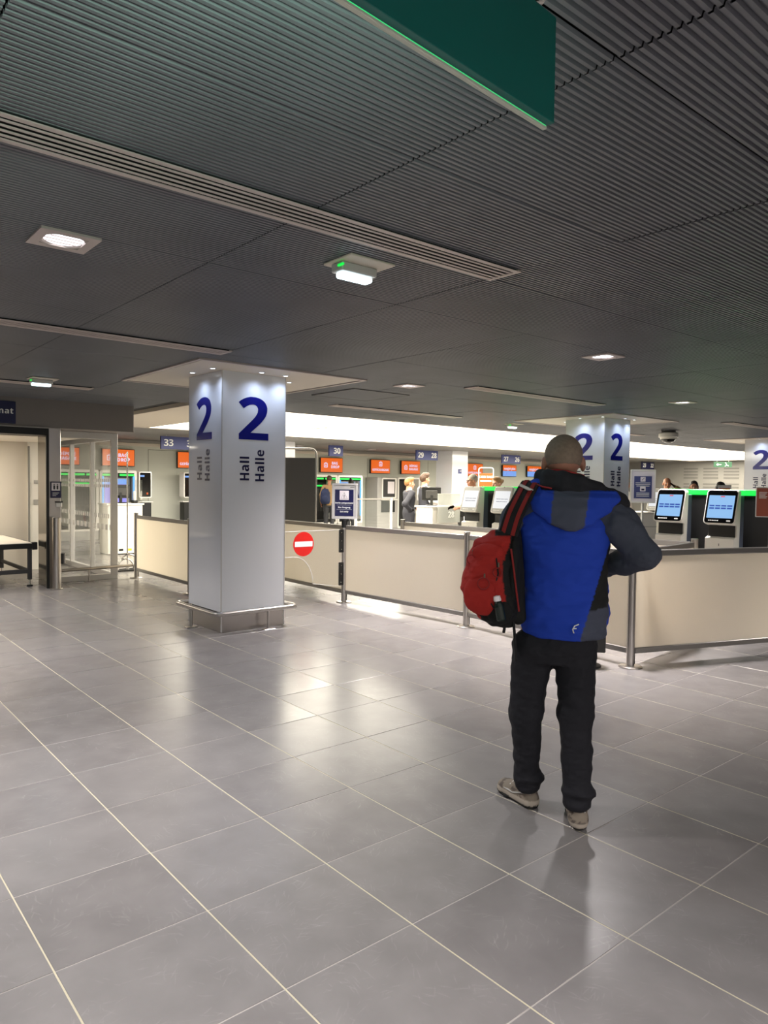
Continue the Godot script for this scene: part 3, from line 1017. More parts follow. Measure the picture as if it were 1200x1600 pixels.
	for k in 2:
		var arc := []
		for i in 13:
			var an := PI * i / 12
			arc.append(Vector3(cos(an) * (0.19 - 0.05 * k), 0.03 + sin(an) * (0.26 - 0.09 * k), 0.08 * (1 - 2 * k)))
		tube(p, "hoop", arc, 0.013, M.chrome, 10)
	bx(p, "foot_bar", Vector3(0.46, 0.03, 0.05), Vector3(0, 0.018, 0.08), M.charcoal, 0.006)
	bx(p, "foot_bar", Vector3(0.46, 0.03, 0.05), Vector3(0, 0.018, -0.08), M.charcoal, 0.006)
	cy(p, "collar", 0.03, 0.06, Vector3(0, 0.06, 0), M.chrome)


# ---------------------------------------------------------------- barriers

var posts := []

func barrier_post(at: Vector2, label: String, high := 1.04) -> Node3D:
	var t := thing("barrier_post", label, "barrier post", Vector3(at.x, 0, at.y), 0.0, "steel barrier posts")
	cy(t, "tube", 0.034, high - 0.012, Vector3(0, (high - 0.012) / 2 + 0.012, 0), M.steel, Basis.IDENTITY, 24)
	lathe(t, "base", [[0.0, 0.0], [0.10, 0.0], [0.10, 0.008], [0.085, 0.015], [0.04, 0.02], [0.0, 0.02]], Vector3.ZERO, M.steel, 32)
	cy(t, "cap", 0.035, 0.012, Vector3(0, high, 0), M.aluminium, Basis.IDENTITY, 24)
	bx(t, "clamp_slot", Vector3(0.012, 0.13, 0.012), Vector3(0.028, 0.09, 0.02), M.rubber, 0.002)
	return t


func barrier_panel(a: Vector2, b: Vector2, label: String) -> Node3D:
	var d := b - a
	var l := d.length() - 0.075
	var mid := (a + b) * 0.5
	# local x runs along the panel
	var t := thing("queue_barrier", label, "queue barrier", Vector3(mid.x, 0, mid.y), atan2(-d.y, d.x), "pale queue barrier panels")
	bx(t, "sheet", Vector3(l, 0.80, 0.006), Vector3(0, 0.56, 0), M.barrier_panel, 0.0)
	bx(t, "top_rail", Vector3(l, 0.055, 0.026), Vector3(0, 0.985, 0), M.aluminium, 0.006)
	bx(t, "bottom_rail", Vector3(l, 0.05, 0.026), Vector3(0, 0.14, 0), M.aluminium, 0.006)
	return t


func build_barriers() -> void:
	var p0 := Vector2(4.39, -11.40)
	var p1 := Vector2(4.36, -9.36)
	var pc := Vector2(5.72, -9.60)
	var p2 := Vector2(5.66, -7.54)
	var p3 := Vector2(5.76, -5.44)
	var p4 := Vector2(5.62, -3.36)
	var p5 := p4 + Vector2(cos(0.35), sin(0.35)) * 2.05
	var p6 := p5 + Vector2(cos(0.35), sin(0.35)) * 2.05
	var q0 := Vector2(6.95, -7.85)
	var q1 := Vector2(6.93, -5.70)
	var q2 := Vector2(7.02, -3.52)
	barrier_post(p0, "steel barrier post at the end by the glass screen")
	barrier_post(p1, "steel barrier post just beside the first lettered column")
	barrier_post(pc, "steel barrier post hidden by the first lettered column")
	barrier_post(p3, "steel barrier post behind the red backpack")
	barrier_post(p4, "steel barrier post at the turn beside the man's elbow")
	barrier_post(p5, "steel barrier post along the angled barrier")
	barrier_post(p6, "steel barrier post ending the angled barrier")
	barrier_post(q0, "inner barrier post in front of the counter staff")
	barrier_post(q1, "inner barrier post behind the man")
	barrier_post(q2, "inner barrier post in front of the touch kiosks")
	barrier_panel(p0, p1, "pale barrier panel between the glass screen and the first lettered column")
	barrier_panel(p1, pc, "pale barrier panel behind the first lettered column")
	barrier_panel(pc, p2, "pale barrier panel behind the clear no-entry gate")
	barrier_panel(p2, p3, "long pale barrier panel between the warning sign and the red backpack")
	barrier_panel(p3, p4, "pale barrier panel mostly hidden behind the man")
	barrier_panel(p4, p5, "pale angled barrier panel in front of the touch kiosks")
	barrier_panel(p5, p6, "second pale panel of the angled barrier")
	barrier_panel(q0, q1, "inner barrier panel along the queue lane before the counter")
	barrier_panel(q1, q2, "inner barrier panel continuing the lane behind the man")
	barrier_panel(p4 + Vector2(0.09, -0.01), q2, "short inner barrier panel joining the turn post and the lane")
	# the gate post carries the hinges and a framed notice
	var t := thing("gate_post", "steel gate post with black hinges carrying a framed warning notice", "barrier post", Vector3(p2.x, 0, p2.y))
	cy(t, "tube", 0.034, 0.99, Vector3(0, 0.505, 0), M.steel, Basis.IDENTITY, 24)
	lathe(t, "base", [[0.0, 0.0], [0.10, 0.0], [0.10, 0.008], [0.085, 0.015], [0.04, 0.02], [0.0, 0.02]], Vector3.ZERO, M.steel, 32)
	cy(t, "socket", 0.038, 0.10, Vector3(0, 1.03, 0), M.black, Basis.IDENTITY, 20)
	bx(t, "clamp_slot", Vector3(0.012, 0.13, 0.012), Vector3(0.02, 0.09, 0.03), M.rubber, 0.002)
	for y: float in [0.81, 0.38]:
		var h := bx(t, "hinge", Vector3(0.065, 0.30, 0.03), Vector3(-0.058, y, 0.012), M.black, 0.004)
		for k: float in [-0.11, 0.0, 0.11]:
			cy(h, "hinge_screw", 0.006, 0.006, Vector3(-0.008, k, 0.016), M.chrome, Basis(Vector3.RIGHT, PI / 2), 8)
	var s := thing("warning_notice", "silver-framed warning notice reading exit only on the gate post", "sign", Vector3(p2.x, 1.08, p2.y), deg_to_rad(-48.0))
	bx(s, "bracket", Vector3(0.13, 0.03, 0.05), Vector3(0, 0.0, 0), M.black, 0.004)
	frame(s, "frame", 0.335, 0.465, 0.03, 0.012, 0.022, Vector3(0, 0.245, 0), M.alu_frame)
	plate(s, "backing", 0.30, 0.43, 0.016, 0.003, Vector3(0, 0.245, -0.004), M.alu_frame)
	plate(s, "sheet", 0.245, 0.345, 0.004, 0.002, Vector3(-0.005, 0.225, 0.007), M.print_navy)
	plate(s, "pictogram_field", 0.12, 0.12, 0.003, 0.002, Vector3(-0.005, 0.322, 0.010), M.white_print)
	var tr := [Vector3(-0.05, 0.277, 0.012), Vector3(0.04, 0.277, 0.012), Vector3(-0.005, 0.358, 0.012)]
	tube(s, "warning_triangle", tr, 0.004, M.letters_black, 6, true, 0.4)
	txt(s, "!", 0.04, Vector3(-0.005, 0.305, 0.012), M.letters_black)
	txt(s, "Sortie uniquement", 0.019, Vector3(-0.005, 0.222, 0.010), M.letters_white)
	txt(s, "Nur Ausgang", 0.019, Vector3(-0.005, 0.165, 0.010), M.letters_white)
	txt(s, "Exit only", 0.019, Vector3(-0.005, 0.110, 0.010), M.letters_white)
	for y: float in [0.195, 0.138]:
		bx(s, "divider", Vector3(0.20, 0.002, 0.002), Vector3(-0.005, y, 0.010), M.letters_white, 0.0)
	bx(s, "maker_mark", Vector3(0.055, 0.006, 0.002), Vector3(0.10, 0.425, 0.005), M.charcoal, 0.0)
	# clear swing gate with the no-entry disc
	var g := thing("swing_gate", "clear acrylic swing gate with a red no-entry disc beside the column", "gate", Vector3(p2.x, 0, p2.y + 0.012))
	var o := PackedVector2Array([Vector2(-0.06, 0.955), Vector2(-1.32, 0.955), Vector2(-1.32, 0.638), Vector2(-0.78, 0.638)])
	for k in range(1, 10):
		var an := PI / 2 * k / 9.0
		o.append(Vector2(-0.78 + sin(an) * 0.28, 0.638 - (1.0 - cos(an)) * 0.354))
	o.append(Vector2(-0.06, 0.214))
	put(g, "leaf", plate_mesh(o, 0.008, 0.0), M.pane)
	var rim := []
	for v in o:
		rim.append(Vector3(v.x, v.y, 0.0))
	tube(g, "polished_edge", rim, 0.0035, M.acrylic, 6, true)
	var disc := cy(g, "no_entry_disc", 0.153, 0.004, Vector3(-0.648, 0.794, 0.007), M.red_print, Basis(Vector3.RIGHT, PI / 2), 48)
	disc.set_meta("label", "red no-entry disc")
	bx(g, "no_entry_bar", Vector3(0.262, 0.066, 0.003), Vector3(-0.648, 0.794, 0.011), M.white_print, 0.0)
	# dark pedestal box beside the turn
	var b := thing("pedestal_bin", "narrow dark grey box on a round foot beside the man's hip", "bin", Vector3(5.36, 0, -3.62), deg_to_rad(-52.0))
	lathe(b, "foot", [[0.0, 0.0], [0.12, 0.0], [0.12, 0.012], [0.05, 0.03], [0.0, 0.03]], Vector3(0, 0, 0), M.charcoal, 32)
	cy(b, "stem", 0.05, 0.16, Vector3(0, 0.09, 0), M.charcoal)
	bx(b, "body", Vector3(0.26, 0.61, 0.12), Vector3(0.02, 0.435, 0), M.charcoal, 0.008)
	bx(b, "lid", Vector3(0.25, 0.02, 0.11), Vector3(0.02, 0.75, 0), M.steel, 0.006)
	for x: float in [0.06, 0.11]:
		cy(b, "screw", 0.008, 0.006, Vector3(x, 0.71, 0.061), M.chrome, Basis(Vector3.RIGHT, PI / 2), 10)
	# mobile board behind the column
	var mb := thing("mobile_board", "dark grey board in a steel tube frame behind the barrier", "room divider", Vector3(6.34, 0, -9.92), deg_to_rad(-40.0))
	var hoop := rounded_path([Vector3(-0.42, 0.05, 0), Vector3(-0.42, 2.11, 0), Vector3(0.42, 2.11, 0), Vector3(0.42, 0.05, 0)], 0.10)
	tube(mb, "tube_frame", hoop, 0.014, M.steel, 12)
	bx(mb, "board", Vector3(0.81, 1.55, 0.02), Vector3(0, 1.19, 0), M.dark_grey, 0.004)
	for x: float in [-0.42, 0.42]:
		lathe(mb, "foot", [[0.0, 0.0], [0.20, 0.0], [0.20, 0.012], [0.17, 0.03], [0.03, 0.05], [0.0, 0.05]], Vector3(x * 0.6, 0, 0), M.steel, 32)


# ---------------------------------------------------------------- self-service kiosks

func touch_kiosk(at: Vector3, label: String, dark: bool, yaw := -PI / 2) -> void:
	var t := thing("touch_kiosk", label, "kiosk", at, yaw, "self-service kiosks")
	var side := PackedVector2Array([Vector2(0.03, 0.0), Vector2(0.01, 0.92), Vector2(-0.07, 0.945), Vector2(-0.075, 1.08), Vector2(-0.012, 1.10), Vector2(-0.118, 1.52), Vector2(-0.17, 1.52), Vector2(-0.15, 0.9), Vector2(-0.17, 0.0)])
	put(t, "body", plate_mesh(side, 0.36, 0.0), M.white_shell, Vector3.ZERO, Basis(Vector3.UP, -PI / 2))
	bx(t, "recess", Vector3(0.34, 0.15, 0.012), Vector3(0, 1.01, -0.055), M.black, 0.003)
	bx(t, "slot", Vector3(0.006, 0.03, 0.004), Vector3(0.0, 0.84, 0.016), M.charcoal, 0.0)
	bx(t, "rear_case", Vector3(0.34, 1.46, 0.12), Vector3(0, 0.735, -0.225), M.blue_grey, 0.006)
	bx(t, "rear_light", Vector3(0.34, 0.07, 0.02), Vector3(0, 1.46, -0.16), M.green_bar, 0.004)
	var b := Basis(Vector3.RIGHT, deg_to_rad(-15.0))
	var c := Vector3(0, 1.312, -0.045)
	var head := plate(t, "head", 0.405, 0.45, 0.06, 0.045, c, M.white_shell, 0.008, b)
	var bz := plate(head, "bezel", 0.375, 0.42, 0.008, 0.032, Vector3(0, 0, 0.030), M.black_gloss if dark else M.bezel_grey)
	bz.name = "bezel"
	if dark:
		plate(head, "screen", 0.325, 0.295, 0.006, 0.002, Vector3(0, 0.0, 0.033), M.screen_blue)
		for r in 2:
			for k in 4:
				bx(head, "screen_button", Vector3(0.062, 0.018, 0.002), Vector3(-0.112 + 0.075 * k, 0.012 - 0.033 * r, 0.037), M.screen_button, 0.0)
		bx(head, "screen_mark", Vector3(0.05, 0.014, 0.002), Vector3(0.01, 0.132, 0.037), M.screen_red, 0.0)
	else:
		plate(head, "screen", 0.325, 0.295, 0.006, 0.002, Vector3(0, 0.0, 0.033), M.screen_pale)
		txt(head, "Touch the screen to check in", 0.014, Vector3(0.01, 0.012, 0.037), M.screen_ink, Basis.IDENTITY, false)
		txt(head, "Appuyez pour commencer", 0.014, Vector3(0.01, -0.03, 0.037), M.screen_ink, Basis.IDENTITY, false)
	for k in 6:
		bx(head, "bezel_mark", Vector3(0.016, 0.014, 0.002), Vector3(-0.125 + 0.022 * k, -0.18, 0.035), M.letters_white, 0.002)
	plate(head, "bezel_mark", 0.05, 0.016, 0.002, 0.007, Vector3(0.12, -0.18, 0.035), M.letters_white)
	bx(head, "webcam", Vector3(0.018, 0.022, 0.02), Vector3(0.01, 0.212, 0.028), M.shell_grey, 0.004)


func kiosk_island(at: Vector3, l: float, label: String) -> void:
	var t := thing("kiosk_island", label, "cabinet", at, -PI / 2, "kiosk islands")
	bx(t, "cabinet_body", Vector3(l, 1.46, 0.34), Vector3(0, 0.73, 0), M.black, 0.006)
	bx(t, "light_band", Vector3(l + 0.02, 0.075, 0.36), Vector3(0, 1.50, 0), M.green_bar, 0.008)
	bx(t, "maintenance_plate", Vector3(0.07, 0.07, 0.006), Vector3(-0.12 * l, 1.22, 0.172), M.alu_frame, 0.003)
	t.add_child(lamp_area("band_lamp", Vector3(0, 1.50, 0.19), l, 0.07, 0.06, Color(0.15, 1.0, 0.4), Basis(Vector3.UP, PI)))


func build_kiosks() -> void:
	touch_kiosk(Vector3(9.1, 0, -4.93), "touch kiosk with a blue menu screen, closer to the man's elbow", true)
	touch_kiosk(Vector3(9.1, 0, -4.245), "touch kiosk with a blue menu screen, closer to the orange poster", true)
	touch_kiosk(Vector3(9.1, 0, -8.55), "touch kiosk with a pale screen and grey bezel beside the counter numbered 28", false)
	touch_kiosk(Vector3(9.1, 0, -7.85), "touch kiosk with a pale screen partly hidden by the man's shoulder", false)
	touch_kiosk(Vector3(13.45, 0, -7.55), "narrow glimpse of a pale touch kiosk behind the blue-screen kiosk", false, -PI / 2)
	kiosk_island(Vector3(9.62, 0, -4.35), 1.7, "black kiosk cabinet with a glowing green top band behind the blue screens")
	kiosk_island(Vector3(9.62, 0, -8.1), 1.2, "black kiosk cabinet with a green top band behind the pale screens")
	# orange poster stand
	var s := thing("poster_stand", "orange-brown poster in a clear holder on a steel post", "sign", Vector3(8.72, 0, -3.42), deg_to_rad(-62.0))
	lathe(s, "base", [[0.0, 0.0], [0.16, 0.0], [0.16, 0.01], [0.03, 0.03], [0.0, 0.03]], Vector3.ZERO, M.steel, 28)
	cy(s, "post", 0.022, 1.16, Vector3(-0.06, 0.60, -0.02), M.black)
	cy(s, "post", 0.022, 1.16, Vector3(0.02, 0.60, -0.02), M.steel)
	plate(s, "holder", 0.44, 0.345, 0.012, 0.006, Vector3(0.0, 1.40, -0.008), M.acrylic)
	plate(s, "poster", 0.42, 0.325, 0.004, 0.003, Vector3(0.0, 1.40, 0.002), M.brown_poster)
	for k in 5:
		bx(s, "text_line", Vector3(0.085 - 0.01 * (k % 3), 0.007, 0.002), Vector3(-0.145 - 0.005 * (k % 3), 1.512 - 0.016 * k, 0.005), M.letters_white, 0.0)
	tube(s, "pictogram", rounded_path([Vector3(-0.05, 1.46, 0.006), Vector3(-0.035, 1.40, 0.006), Vector3(0.03, 1.36, 0.006)], 0.02), 0.012, M.letters_white, 8, false, 0.3)
	tube(s, "pictogram", rounded_path([Vector3(0.05, 1.38, 0.006), Vector3(-0.01, 1.34, 0.006), Vector3(-0.06, 1.28, 0.006)], 0.02), 0.012, M.letters_white, 8, false, 0.3)


# ---------------------------------------------------------------- bag drop wall

func monitor(x0: float, x1: float, y0: float, y1: float, kind: int, label: String) -> void:
	var w := x1 - x0
	var h := y1 - y0
	var t := thing("wall_monitor", label, "screen", Vector3((x0 + x1) / 2, (y0 + y1) / 2, -19.92), 0.0, "monitors along the bag drop wall")
	bx(t, "casing", Vector3(w, h, 0.07), Vector3(0, 0, 0), M.black, 0.006)
	bx(t, "bracket", Vector3(0.2, 0.2, 0.06), Vector3(0, 0, -0.055), M.charcoal, 0.0)
	if kind < 3:
		bx(t, "screen", Vector3(w - 0.03, h - 0.03, 0.006), Vector3(0, 0, 0.036), M.screen_orange, 0.0)
	else:
		bx(t, "screen", Vector3(w - 0.03, h * 0.48, 0.006), Vector3(0, h * 0.245, 0.036), M.screen_orange, 0.0)
		bx(t, "screen", Vector3(w - 0.03, h * 0.46, 0.006), Vector3(0, -h * 0.235, 0.036), M.screen_sky, 0.0)
	var z := 0.041
	var ic := Vector3(-w * 0.27, -0.01, z)
	if kind == 0:
		txt(t, "BAG", 0.095, Vector3(w * 0.13, 0.065, z), M.screen_white, Basis.IDENTITY, true, "lettering", 0.004)
		txt(t, "DROP", 0.095, Vector3(w * 0.15, -0.06, z), M.screen_white, Basis.IDENTITY, true, "lettering", 0.004)
	elif kind == 1:
		ic = Vector3(0, 0.085, z)
		txt(t, "GEPÄCKABGABE", 0.075, Vector3(0, -0.115, z), M.screen_white, Basis.IDENTITY, true, "lettering", 0.004, 0.95)
	elif kind == 2:
		txt(t, "DÉPOSE", 0.08, Vector3(w * 0.13, 0.06, z), M.screen_white, Basis.IDENTITY, true, "lettering", 0.004)
		txt(t, "BAGAGE", 0.08, Vector3(w * 0.14, -0.06, z), M.screen_white, Basis.IDENTITY, true, "lettering", 0.004)
	else:
		txt(t, "easyJet plus", 0.10, Vector3(0, h * 0.2, z), M.screen_white, Basis.IDENTITY, true, "lettering", 0.004, 0.9)
		tube(t, "pictogram", [Vector3(-0.28, -0.16, z), Vector3(-0.22, -0.05, z), Vector3(-0.2, -0.16, z)], 0.008, M.screen_lilac, 6)
		bx(t, "text_line", Vector3(0.18, 0.018, 0.004), Vector3(-0.02, -0.07, z), M.screen_lilac, 0.0)
		bx(t, "text_line", Vector3(0.32, 0.018, 0.004), Vector3(0.06, -0.12, z), M.screen_lilac, 0.0)
		return
	frame(t, "suitcase_icon", 0.15, 0.15, 0.004, 0.02, 0.022, ic, M.screen_white)
	tube(t, "icon_arrow", [ic + Vector3(0, 0.04, 0), ic + Vector3(0, -0.03, 0)], 0.008, M.screen_white, 6)
	tube(t, "icon_arrow", [ic + Vector3(-0.03, 0.0, 0), ic + Vector3(0, -0.035, 0), ic + Vector3(0.03, 0.0, 0)], 0.008, M.screen_white, 6)
	tube(t, "icon_handle", [ic + Vector3(-0.03, 0.075, 0), ic + Vector3(-0.03, 0.095, 0), ic + Vector3(0.03, 0.095, 0), ic + Vector3(0.03, 0.075, 0)], 0.007, M.screen_white, 6)


func bag_drop(x0: float, x1: float, lit: bool, label: String) -> void:
	var w := x1 - x0
	var t := thing("bag_drop_unit", label, "bag drop machine", Vector3((x0 + x1) / 2, 0, -19.3), 0.0, "bag drop machines on the wall")
	frame(t, "shell", w, 1.62, 0.60, 0.06, 0.07, Vector3(0, 1.03, -0.32), M.white_shell)
	bx(t, "back_panel", Vector3(w - 0.12, 1.5, 0.03), Vector3(0, 1.03, -0.58), M.black, 0.0)
	bx(t, "plinth", Vector3(w - 0.02, 0.24, 0.62), Vector3(0, 0.12, -0.32), M.shell_grey, 0.008)
	bx(t, "belt", Vector3(w - 0.16, 0.04, 0.60), Vector3(0, 0.35, -0.30), M.rubber, 0.004)
	bx(t, "light_housing", Vector3(w - 0.15, 0.10, 0.05), Vector3(0, 1.715, -0.06), M.black_gloss, 0.005)
	for s: float in [-0.23, 0.23]:
		bx(t, "status_bar", Vector3(w * 0.40, 0.055, 0.02), Vector3(s * w, 1.715, -0.03), M.green_bar, 0.008)
	if lit:
		bx(t, "display_case", Vector3(w * 0.76, 0.98, 0.05), Vector3(0, 1.16, -0.25), M.shell_grey, 0.006)
		bx(t, "display", Vector3(w * 0.60, 0.82, 0.01), Vector3(0.0, 1.2, -0.222), M.screen_lilac, 0.0)
		bx(t, "display_header", Vector3(w * 0.60, 0.14, 0.012), Vector3(0.0, 1.54, -0.221), M.screen_sky, 0.0)
		bx(t, "display_footer", Vector3(w * 0.60, 0.12, 0.012), Vector3(0.0, 0.84, -0.221), M.screen_deep, 0.0)
		for s: float in [-1.0, 1.0]:
			bx(t, "side_light", Vector3(0.05, 1.20, 0.02), Vector3(s * (w / 2 - 0.085), 1.08, -0.02), M.blue_bar, 0.006)
	else:
		bx(t, "scanner_bar", Vector3(w * 0.7, 0.05, 0.06), Vector3(0, 1.48, -0.5), M.green_bar, 0.006)
		for k in 7:
			bx(t, "curtain_strip", Vector3(w * 0.09, 0.75, 0.008), Vector3((k - 3) * w * 0.105, 1.0, -0.54), M.charcoal, 0.0)


func build_back_wall() -> void:
	monitor(5.30, 6.14, 1.96, 2.43, 2, "orange bag deposit monitor seen through the glass beside the doorway pillar")
	monitor(6.72, 7.62, 1.96, 2.43, 0, "orange bag drop monitor behind the thin chrome pole")
	monitor(8.87, 9.77, 1.95, 2.43, 1, "orange monitor below the sign 33, partly behind the first column")
	monitor(13.90, 14.83, 1.93, 2.43, 0, "orange bag drop monitor under the sign numbered 30")
	monitor(16.06, 16.96, 1.94, 2.43, 1, "orange monitor with a centred suitcase above the closed machine")
	monitor(17.50, 18.44, 1.94, 2.43, 2, "orange bag deposit monitor under the sign numbered 29")
	monitor(20.95, 21.90, 1.92, 2.43, 1, "orange monitor beside the plain column and the cabin bag stand")
	monitor(23.12, 24.00, 1.94, 2.42, 3, "half orange half blue monitor under the sign numbered 27")
	monitor(24.72, 25.70, 1.95, 2.42, 3, "half orange half blue monitor beside the man's strap")
	bag_drop(4.75, 5.75, false, "open bag drop machine closest to the doorway pillar")
	bag_drop(5.78, 6.45, false, "narrow open bag drop machine with hanging strips")
	bag_drop(6.47, 7.46, true, "bag drop machine with a lilac display and blue side lights behind the glass")
	bag_drop(13.15, 14.20, false, "open bag drop machine that the traveller in tan faces")
	bag_drop(14.22, 15.26, true, "bag drop machine with a lilac display behind the warning notice")
	# side terminals with a dark screen
	for a in [[7.69, "white side terminal with a dark screen beside the lilac bag drop"], [8.98, "white side terminal with a dark screen beside the first column"]]:
		var t := thing("side_terminal", a[1], "terminal", Vector3(a[0], 0, -19.45), 0.0, "side terminals")
		frame(t, "shell", 0.36, 0.72, 0.30, 0.05, 0.03, Vector3(0, 1.46, 0), M.white_shell)
		plate(t, "screen", 0.31, 0.67, 0.02, 0.02, Vector3(0, 1.46, 0.12), M.black_gloss)
		bx(t, "screen_lamp", Vector3(0.12, 0.05, 0.006), Vector3(-0.08, 1.70, 0.132), M.screen_sky, 0.004)
		bx(t, "reader", Vector3(0.05, 0.06, 0.01), Vector3(0.06, 1.22, 0.132), M.orange, 0.004)
		bx(t, "shelf", Vector3(0.42, 0.03, 0.3), Vector3(0, 0.99, 0.02), M.white_shell, 0.006)
		bx(t, "cabinet_body", Vector3(0.34, 0.97, 0.28), Vector3(0, 0.485, 0), M.black, 0.005)
	# closed machine
	var c := thing("closed_bag_drop", "closed grey bag drop machine with a paper notice and a dark cavity", "bag drop machine", Vector3(16.9, 0, -19.3))
	bx(c, "side_cabinet", Vector3(0.95, 1.80, 0.66), Vector3(-0.52, 0.90, -0.33), M.shell_grey, 0.02)
	frame(c, "window_frame", 0.66, 0.72, 0.05, 0.05, 0.05, Vector3(-0.50, 1.42, 0.02), M.white_shell)
	bx(c, "window_pane", Vector3(0.56, 0.62, 0.01), Vector3(-0.50, 1.42, 0.01), M.charcoal, 0.0)
	bx(c, "paper_notice", Vector3(0.30, 0.42, 0.004), Vector3(-0.40, 1.44, 0.018), M.white_print, 0.0)
	bx(c, "dark_panel", Vector3(0.62, 0.40, 0.02), Vector3(-0.52, 0.78, 0.012), M.black, 0.004)
	bx(c, "shelf", Vector3(0.72, 0.05, 0.14), Vector3(-0.52, 1.02, 0.04), M.white_shell, 0.01)
	frame(c, "cavity_frame", 1.05, 1.80, 0.66, 0.04, 0.05, Vector3(0.47, 0.90, -0.33), M.white_shell)
	bx(c, "cavity_back", Vector3(0.98, 1.72, 0.05), Vector3(0.47, 0.90, -0.50), M.black, 0.0)
	bx(c, "cavity_label", Vector3(0.30, 0.09, 0.006), Vector3(0.20, 1.55, -0.47), M.shell_grey, 0.0)
	cy(c, "red_lamp", 0.02, 0.01, Vector3(0.09, 1.36, -0.47), M.screen_red, Basis(Vector3.RIGHT, PI / 2), 10)
	# glass balustrade before the closed machine
	var g := thing("glass_balustrade", "low glass balustrade with a steel rail before the closed machine", "balustrade", Vector3(13.0, 0, -16.0))
	for x: float in [-0.6, 0.7]:
		bx(g, "upright", Vector3(0.06, 1.15, 0.06), Vector3(x, 0.575, 0), M.white_shell, 0.006)
	bx(g, "rail", Vector3(1.45, 0.04, 0.05), Vector3(0.07, 1.13, 0), M.aluminium, 0.006)
	bx(g, "pane", Vector3(1.24, 1.0, 0.01), Vector3(0.05, 0.58, 0), M.pane, 0.0)


func desk_monitor(at: Vector3, yaw: float, label: String) -> void:
	var t := thing("desk_monitor", label, "computer monitor", at, yaw, "monitors on the counters")
	bx(t, "casing", Vector3(0.42, 0.29, 0.035), Vector3(0, 0.25, 0), M.black, 0.008)
	bx(t, "rear_bulge", Vector3(0.26, 0.17, 0.03), Vector3(0, 0.24, 0.03), M.charcoal, 0.012)
	bx(t, "stand_neck", Vector3(0.06, 0.22, 0.03), Vector3(0, 0.12, 0.035), M.black, 0.006)
	bx(t, "stand_foot", Vector3(0.22, 0.015, 0.16), Vector3(0, 0.0085, 0.02), M.black, 0.004)


